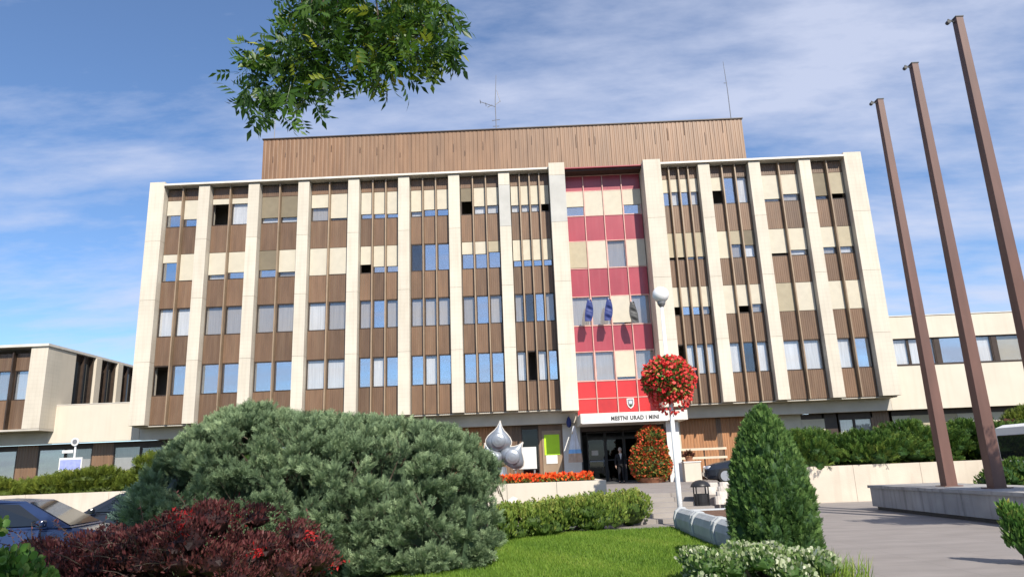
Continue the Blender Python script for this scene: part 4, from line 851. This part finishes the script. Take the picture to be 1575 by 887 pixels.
# ------------------------------------------------------------------ plants
def shrub(name, label, cat, base, cl, n, tmpl, size, mat, dirmix=(1.0, .5, .35), zmin=-.35, stem=True, group=None, core=.8, tonefn=None, roll=None, coremat=None, jitter=.12):
    base = np.array(base, float); cl = [(np.array(c, float)-base, np.array(r_, float)) for c, r_ in cl]
    t = thing(name, label, cat, tuple(base), group)
    P, nr, ix = on_clumps(cl, n, zmin, jitter); k = len(P)
    out = P-np.array([0, 0, cl[0][0][2]*.3]); out /= np.linalg.norm(out, axis=1, keepdims=True)+1e-6
    D = nr*dirmix[0]+out*dirmix[1]+np.array([0, 0, dirmix[2]])+sph(k)*.45
    ct = rng.random(len(cl)); tn = tonefn(P, nr, k) if tonefn else .25+.3*ct[ix]+rng.normal(size=k)*.22
    obj('foliage', scatter_mesh('foliage', [(*tmpl, P, D, rng.uniform(size[0], size[1], k), tn, roll)], mat), parent=t)
    obj('shade_core', core_mesh('shade_core', cl, coremat or mat, core), parent=t)['kind'] = 'stuff'
    if stem: obj('stem', stems((0, 0, 0), [c for c, r_ in cl[::max(1, len(cl)//9)]], .035), 'bark', t)
    return t
def dome(c, rad, n, rmin, rmax, flat=.8, seed=0, inner=.72):
    # clumps spread over the upper skin of an ellipsoid dome plus a filled middle
    c = np.array(c, float); rad = np.array(rad, float); g = np.random.default_rng(seed); cl = [(c, rad*inner)]
    for k in range(n):
        zz = g.uniform(-.25, 1); a = g.uniform(0, 2*PI); h = math.sqrt(max(0, 1-zz*zz)); d = np.array([h*math.cos(a), h*math.sin(a), zz])
        r_ = g.uniform(rmin, rmax); p = c+d*rad*g.uniform(.78, .95); p[2] = max(p[2], r_*.5); cl.append((p, np.array([r_*1.15, r_*1.15, r_*flat])))
    return cl
# the big juniper, two domes, and one at its left with shade put into its colour
sil = [(255, 745), (275, 692), (300, 668), (345, 640), (400, 622), (450, 640), (510, 640), (580, 645), (640, 650), (690, 660), (730, 675), (762, 715), (785, 790)]
sp_ = np.array([at(a, b_, 13.5) for a, b_ in sil]); g = np.random.default_rng(3); cl = []
for x in np.arange(sp_[0, 0]+.5, sp_[-1, 0]-.45, .42):
    zt = np.interp(x, sp_[:, 0], sp_[:, 2]); cl.append(((x, 13.5, .1), (.55, 1.55, zt*.86)))
JB = np.array([-3.3, 13.5, 0]); core_cl = [(np.array(c)-JB, np.array(r_)) for c, r_ in cl]
t = thing('juniper_shrub', 'huge spreading grey-green juniper in front of the office block', 'shrub', tuple(JB))
PP, DD, TT, SS = [], [], [], []; br = MB()
for k in range(680):                         # feathery plumes growing out and up, their tips nodding
    x = g.uniform(sp_[0, 0]+.1, sp_[-1, 0]-.25); zt = np.interp(x, sp_[:, 0], sp_[:, 2]); tt = -.99 if k % 9 == 0 else math.sin(g.uniform(-1.5, .65)); ed = min(1, max(.05, (sp_[-1, 0]-x)/1.3))**.5
    zz = zt*math.sqrt(1-tt*tt) if k % 9 else g.uniform(.1, .5); base = np.array([x, 13.5+tt*1.75*ed, zz])
    nrm = np.array([.55 if x > sp_[-1, 0]-1.2 else .12*(x+3.6)/3, tt*1.1, math.sqrt(1-tt*tt)*.8]); nrm /= np.linalg.norm(nrm)
    d = nrm*.75+np.array([g.normal()*.45, g.normal()*.25, .25]); d /= np.linalg.norm(d); L0 = g.uniform(.35, .75)*(.75 if x > sp_[-1, 0]-.8 else 1); base = base-d*L0*.78
    if base[2] < .05: base[2] = .05
    w = g.uniform(.12, .2); n = int(170*L0); s_ = g.random(n)**.8; rad = sph(n); rad[:, 2] = rad[:, 2]*.75
    ax = base+d*(s_*L0)[:, None]+np.array([0, 0, -1])*((s_**2)*L0*.22)[:, None]
    pos = ax+rad*(w*(1.05-.75*s_))[:, None]*g.random((n, 1))**.4
    PP.append(pos); DD.append(d*.9+rad*.75+np.array([0, 0, .1])); tb = g.normal(.36, .12); TT.append(np.clip(tb+.28*(s_-.4)+g.normal(size=n)*.12, 0, 1)); SS.append(g.uniform(.09, .19, n))
    br.tube([base-JB-d*.2, base-JB+d*L0*.8], [.012, .004], 4)
PP = np.concatenate(PP)-JB
obj('foliage', scatter_mesh('foliage', [(*spray_t(9, .085, 40, .44), PP, np.concatenate(DD), np.concatenate(SS), np.concatenate(TT), None)], 'f_juniper'), parent=t)
obj('shade_core', core_mesh('shade_core', [(c, r_*np.array([1, .95, .95])) for c, r_ in core_cl], 'f_juniper', .84), parent=t)
obj('branches', br, 'bark', t)['kind'] = 'stuff'
obj('stem', stems((0, 0, 0), [c+np.array([0, 0, .6]) for c, r_ in core_cl[::2]], .05), 'bark', t)
cl = dome((-6.3, 14.6, .8), (1.35, 1.3, 1.1), 40, .24, .4, .62, 6)
shrub('juniper_shrub', 'juniper coloured dark blue-green for shade at the left of the huge one, behind the barberry', 'shrub', (-6.3, 14.6, 0), cl, 6500, SPRAY, (.18, .34), 'f_juniper_shaded', (.9, .5, .4))
# columnar conifer
cb = gz(1198, 868); cx_, cy_ = cb[0], cb[1]
cl = []
g = np.random.default_rng(5); Hc = 2.62
Hc = at(1182, 627, cy_)[2]-.06; prof = lambda u: float(np.interp(u, [0, .28, .48, .69, .85, .96, 1], [.64, .66, .59, .48, .34, .18, .09]))
for k in range(150):
    u = g.uniform(0, .97)**.9; rr = prof(u); a = g.uniform(0, 2*PI); z = .1+u*(Hc-.25); q = max(0, rr-.13)
    cl.append(((cx_+q*math.cos(a), cy_+q*math.sin(a), z), (.14, .14, .26)))
for u in np.linspace(0, .9, 10): cl.insert(0, ((cx_, cy_, .15+u*(Hc-.25)), (prof(u)*.86, prof(u)*.86, .3)))
shrub('conifer', 'upright dark green conifer beside the paved path', 'tree', (cx_, cy_, 0), cl, 36000, SPRAY_FINE, (.06, .13), 'f_conifer', (.8, .1, 1.0), zmin=-.7, core=.86)
# red barberry
cl = dome((-3.55, 8.7, .55), (1.25, .8, .78), 36, .18, .32, .8, 8)+dome((-4.9, 8.6, .42), (1.2, .8, .68), 34, .16, .3, .8, 9)
cl = [(np.array(c)*1.0, np.array(r_)*.9) for c, r_ in cl]
bb_ = shrub('barberry_bush', 'purple-red barberry bush in front of the junipers', 'shrub', (-4.0, 8.7, 0), cl, 30000, LEAF, (.035, .075), 'f_barberry', (.5, .3, .5), core=.55, jitter=.6)
# arching twigs with leaves standing out of the bush, some bright red
tw = MB(); LP, LD, LT, RP, RD = [], [], [], [], []
for k in range(230):
    c, r_ = cl[rng.integers(1, len(cl))]; d = sph(1)[0]; d[2] = abs(d[2]); d[1] -= .3; p0 = np.array(c)+d*np.array(r_)*.6; L0 = rng.uniform(.25, .5); d = d/np.linalg.norm(d)
    pts = [p0+d*L0*s+np.array([0, 0, -.18*s*s*L0]) for s in (0, .5, 1)]; tw.tube([q-np.array([-4.0, 8.7, 0]) for q in pts], [.005, .004, .002], 4)
    red = rng.random() < .34 and p0[0] > -3.9
    for s in np.linspace(.2, 1, 12):
        q = p0+d*L0*s+np.array([0, 0, -.18*s*s*L0]); dd = d*.5+sph(1)[0]
        (RP if red else LP).append(q-np.array([-4.0, 8.7, 0])); (RD if red else LD).append(dd)
obj('twigs', tw, 'bark', bb_)['kind'] = 'stuff'
obj('twig_leaves', scatter_mesh('twig_leaves', [(*LEAF, np.array(LP), np.array(LD), rng.uniform(.03, .06, len(LP)), rng.random(len(LP)), None)], 'f_barberry'), parent=bb_)
RP = np.array(RP); RD = np.array(RD); RP = np.repeat(RP, 3, 0)+rng.normal(size=(len(RP)*3, 3))*.03; RD = sph(len(RP))
obj('red_leaves', scatter_mesh('red_leaves', [(*LEAF, RP, RD, rng.uniform(.035, .065, len(RP)), rng.random(len(RP)), None)], 'f_barberry_red'), parent=bb_)
# rose at the lower left corner
rb_ = at(20, 860, 6.0); cl = [((rb_[0], 6.0, rb_[2]-.1), (.2, .2, .18)), ((rb_[0]-.15, 5.9, rb_[2]+.2), (.12, .12, .12)), ((rb_[0]+.15, 6.0, rb_[2]-.25), (.2, .2, .2)), ((rb_[0], 6, .3), (.25, .25, .3))]
rs = shrub('rose_bush', 'leafy green rose bush with yellowing leaves in the lower left corner', 'shrub', (rb_[0], 6.0, 0), cl, 1100, BLOB, (.04, .08), 'f_rose', (.4, .2, .4), core=.3, jitter=.9)
# loose hedge in front of the planter wall
cl = []; g = np.random.default_rng(21)
for k in range(70):
    u = g.random(); x = -.75+u*3.75; y = 17.05+u*3.3+g.uniform(-.35, .35); h = .52+.1*u; z = g.uniform(.15, h); cl.append(((x, y, z), (.34, .3, .26)))
hd = shrub('hedge', 'loose yellow-green hedge at the far edge of the lawn', 'hedge', (1.1, 19.1, 0), cl, 17000, LEAF, (.06, .13), 'f_hedge', (.5, .1, .9), core=.62)
n = 1700; u = rng.random(n); P = np.stack([-.75+u*3.75-1.1, 16.95+u*3.3+rng.uniform(-.35, .35, n)-19.1, .55+.1*u+rng.uniform(-.12, .06, n)], 1)
obj('upright_shoots', scatter_mesh('upright_shoots', [(*spray_t(8, .16, 35, .28), P, np.array([0, 0, 1])+sph(n)*.35, rng.uniform(.12, .36, n), rng.uniform(.3, 1, n), None)], 'f_hedge'), parent=hd)
# variegated ground shrub in the foreground
cl = []; g = np.random.default_rng(31)
for k in range(46):
    u = g.random(); x = 2.15+u*1.75; y = 9.9+g.uniform(-.5, .6)+.3*u; cl.append(((x, y, g.uniform(.08, .38-.12*abs(u-.45))), (.2, .2, .16)))
shrub('variegated_shrub', 'low white-variegated shrub at the foot of the conifer', 'shrub', (2.9, 10.0, 0), cl, 7500, BLOB, (.035, .07), 'f_varieg', (.5, .1, .6), core=.7, jitter=.4)
n = 700; P = np.stack([rng.uniform(3.35, 4.3, n), rng.uniform(9.6, 10.7, n), np.zeros(n)+.02], 1); Pb = np.array([3.8, 10.2, 0])
gr = thing('grass_tuft', 'tuft of yellow-green grass at the lower right of the conifer', 'grass', tuple(Pb)); obj('blades', scatter_mesh('blades', [([(0, .02, 0), (0, -.02, 0), (.6, .012, .06), (.6, -.012, .06), (1, 0, .22)], [(0, 1, 3), (0, 3, 2), (2, 3, 4)], P-Pb, np.array([0, 0, 1])+sph(n)*.5, rng.uniform(.15, .42, n), rng.uniform(.2, 1, n), None)], 'f_grass'), parent=gr)
rp = gz(1566, 868)
cl = [((rp[0]+.1, rp[1], .35), (.16, .16, .4)), ((rp[0]+.3, rp[1]-.1, .25), (.22, .2, .3)), ((rp[0]-.02, rp[1]+.02, .6), (.07, .07, .22))]
shrub('edge_plant', 'leafy green plant cut by the right edge of the picture', 'plant', (rp[0]+.15, rp[1], 0), cl, 1500, LEAF, (.08, .15), 'f_rose', (.4, .2, .8), core=.6)
# shrubs on the banks
specs = [(-27.5, 29, 2.0, 1.5, .85, 'f_bank', 'broad green mound at the far left edge of the left bank'), (-24.2, 29.2, 2.0, 1.5, .62, 'f_bank', 'low yellow-green mound left of the parking sign'),
         (-20.6, 28.6, 2.1, 1.5, .5, 'f_bank_yellow', 'low green mound in front of the parking sign'), (-17.2, 29.2, 2.2, 1.6, .75, 'f_bank_yellow', 'yellow-green mound right of the parking sign'),
         (-13.6, 29.5, 2.4, 1.7, 1.7, 'f_bank_yellow', 'tall yellow-green mound beside the left juniper'), (-9.5, 29.5, 2.3, 1.6, 1.3, 'f_bank', 'green mound on the left bank hidden behind the junipers'),
         (10.7, 28.4, 1.6, 1.3, 1.15, 'f_bank', 'green mound on the right bank directly behind the conifer'), (13.2, 28.3, 1.7, 1.3, .95, 'f_bank', 'low green mound second along the right bank'),
         (15.4, 29.2, 2.0, 1.5, 1.5, 'f_bank', 'dark green mound in the middle of the right bank'), (18.0, 29.0, 2.0, 1.5, 1.4, 'f_bank', 'dark green mound behind the farthest flagpole'),
         (20.0, 29.6, 1.5, 1.3, 1.3, 'f_bank_red', 'reddish shrub between the two flagpoles on the right bank'), (22.3, 31.5, 1.9, 1.4, 2.0, 'f_bank_yellow', 'tall yellow-green shrub above the white van')]
for i, (x, y, rx, ry, h, mt, lab) in enumerate(specs):
    zb0 = 1.15 if x < 22 else 1.2; cl = dome((x, y, zb0+h*.25), (rx, ry, h*.78), 30, .25, .45, .75, 40+i)
    cl = [(np.array([c[0], max(c[1], 27.0), c[2]]), r_) for c, r_ in cl]
    shrub('mound_shrub', lab, 'shrub', (x, y, zb0), cl, 5200, SPRAY, (.2, .38), mt, (.8, .4, .5), group='shrubs on the planted banks')
bp = at(1552, 722, 20.6); cl = dome((bp[0]+.2, 20.6, .3), (.95, .8, .85), 28, .2, .3, .8, 60)
shrub('mound_shrub', 'dark rounded shrub in front of the white van beside the plinth', 'shrub', (bp[0]+.2, 20.6, 0), cl, 4600, LEAF, (.07, .14), 'f_bank', (.6, .3, .5))
# lawn blades
n = 90000; x = rng.uniform(-2.2, 3.55, n); y = 10.2+(18.7-10.2)*rng.random(n)**1.25
z = .03+.02*np.sin(x*1.3)*np.sin(y*.9); patch = np.sin(x*1.7+.6)*np.sin(y*1.1)+.6*np.sin(x*4.1+y*2.3)
o = obj('lawn_grass', scatter_mesh('lawn_grass', [([(0, .11, 0), (0, -.11, 0), (1, 0, .12)], [(0, 1, 2)], np.stack([x, y, z], 1), np.array([0, 0, 1])+sph(n)*.45, rng.uniform(.035, .075, n), np.clip(.42+.14*patch+rng.normal(size=n)*.17, 0, 1), None)], 'f_grass')); o['kind'] = 'stuff'; o['label'] = 'short green lawn grass'
# planting in the soil bed
# ------------------------------------------------------------------ tree over the camera: limb hanging into the top of the picture
TB = np.array([-3.6, -2.2, 0.0])
tr = thing('leafy_tree', 'tree whose leafy green and yellow branch hangs into the top of the picture', 'tree', tuple(TB))
YT = 5.5
blobs = [(440, 150, 52, 32), (400, 85, 40, 24), (420, 115, 55, 34), (465, 65, 50, 40), (480, 105, 48, 36), (505, 30, 62, 44), (500, 85, 42, 34), (565, 35, 60, 46), (560, 75, 40, 30), (600, 95, 40, 34), (618, 50, 55, 46), (655, 40, 44, 46), (660, 78, 38, 26), (585, 118, 24, 18), (480, 5, 40, 26), (640, 5, 55, 30), (570, -20, 120, 40), (380, 150, 16, 14), (685, 70, 18, 16)]
P, Dr, tone = [], [], []
for px, py, rx, ry in blobs:
    m = int(rx*ry*.032)+4
    for _ in range(m):
        a = rng.random()*2*PI; q = math.sqrt(rng.random()); yy = YT+rng.normal()*.24
        xx, y2 = px+rx*q*math.cos(a), py+ry*q*math.sin(a); P.append(at(xx, y2, yy)); d = sph(1)[0]*.75; d[2] -= .55; Dr.append(d)
        tone.append(np.clip(rng.normal(.24, .15)+(.26 if 560 < xx < 680 and rng.random() < .5 else 0)+(.35 if rng.random() < .07 else 0), 0, 1))
P = np.array(P)-TB; k = len(P)
obj('hanging_leaves', scatter_mesh('hanging_leaves', [(*PINN, P, np.array(Dr), rng.uniform(.15, .25, k), np.array(tone), None)], 'f_leaf'), parent=tr)
limb = MB(); A = at(560, -60, YT)
limb.tube([(0, 0, 3.6), (.5, 2.5, 5.6), (1.3, 5.2, 6.2), tuple(A+[0, 0, .5]-TB)], [.13, .1, .06, .03], 8)
for px, py in ((440, 140), (410, 90), (480, 100), (510, 40), (590, 100), (620, 60), (660, 60), (650, 20), (470, 20)):
    e_ = at(px, py, YT)-TB; s_ = A+[0, 0, .4]-TB; m_ = (e_+s_)/2+np.array([0, 0, .12]); limb.tube([s_, m_, e_], [.016, .009, .004], 5)
obj('limb', limb, 'bark', tr)
obj('trunk', MB().tube([(0, 0, -.05), (.05, 0, .4), (.0, .05, 2), (-.05, .1, 3.8), (.1, 0, 6.5), (0, 0, 8.6)], [.34, .25, .21, .18, .12, .04], 12), 'bark', tr)
lb = MB()
for a in range(9):
    an = a*2*PI/9+.3; z0 = 3.4+.45*a; L_ = 3.2-.16*a; lb.tube([(0, 0, z0), (L_*.5*math.cos(an), L_*.5*math.sin(an), z0+1.2), (L_*math.cos(an), L_*math.sin(an), z0+1.9)], [.09, .06, .02], 6)
obj('limb', lb, 'bark', tr)
m = 5200; d = sph(m); P = TB+np.array([0, .6, 7.0])+d*np.array([3.6, 4.2, 2.6])*(rng.uniform(.35, 1, (m, 1)))
P2 = np.array([-4.1, 4.6, 8.2])+sph(900)*np.array([1.5, 1.6, .8])*rng.uniform(.2, 1, (900, 1)); P = np.concatenate([P, P2])
uu, vv, ww = project(P.T.T) if False else (lambda d: (CX+FPX*(d@RT)/np.maximum(d@FW, .01), CY-FPX*(d@UP)/np.maximum(d@FW, .01), d@FW))(P-CAM)
P = P[~((ww > .05) & (vv > -70))]; k = len(P)
obj('crown', scatter_mesh('crown', [(*PINN, P-TB, sph(k)+[0, 0, -.4], rng.uniform(.22, .4, k), rng.normal(.32, .18, k), None)], 'f_leaf'), parent=tr)
# small tree right of the plinth, outside the picture, whose shade lies on the paving
T2 = np.array([13.4, 11.9, 0.]); t2 = thing('small_tree', 'small round tree right of the plinth that shades the paving', 'tree', tuple(T2))
obj('trunk', MB().tube([(0, 0, -.03), (0, 0, 3), (-.2, .1, 5.4)], [.14, .1, .04], 8), 'bark', t2)
m = 1500; d = sph(m); P = np.array([-1.0, .3, 5.9])+d*np.array([1.9, 1.0, .9])*rng.uniform(.3, 1, (m, 1)); obj('crown', scatter_mesh('crown', [(*PINN, P, sph(m)+[0, 0, -.3], rng.uniform(.25, .4, m), rng.normal(.3, .18, m), None)], 'f_leaf'), parent=t2)
print('objects', len(bpy.data.objects), 'tris', sum(len(m.polygons) for m in bpy.data.meshes))
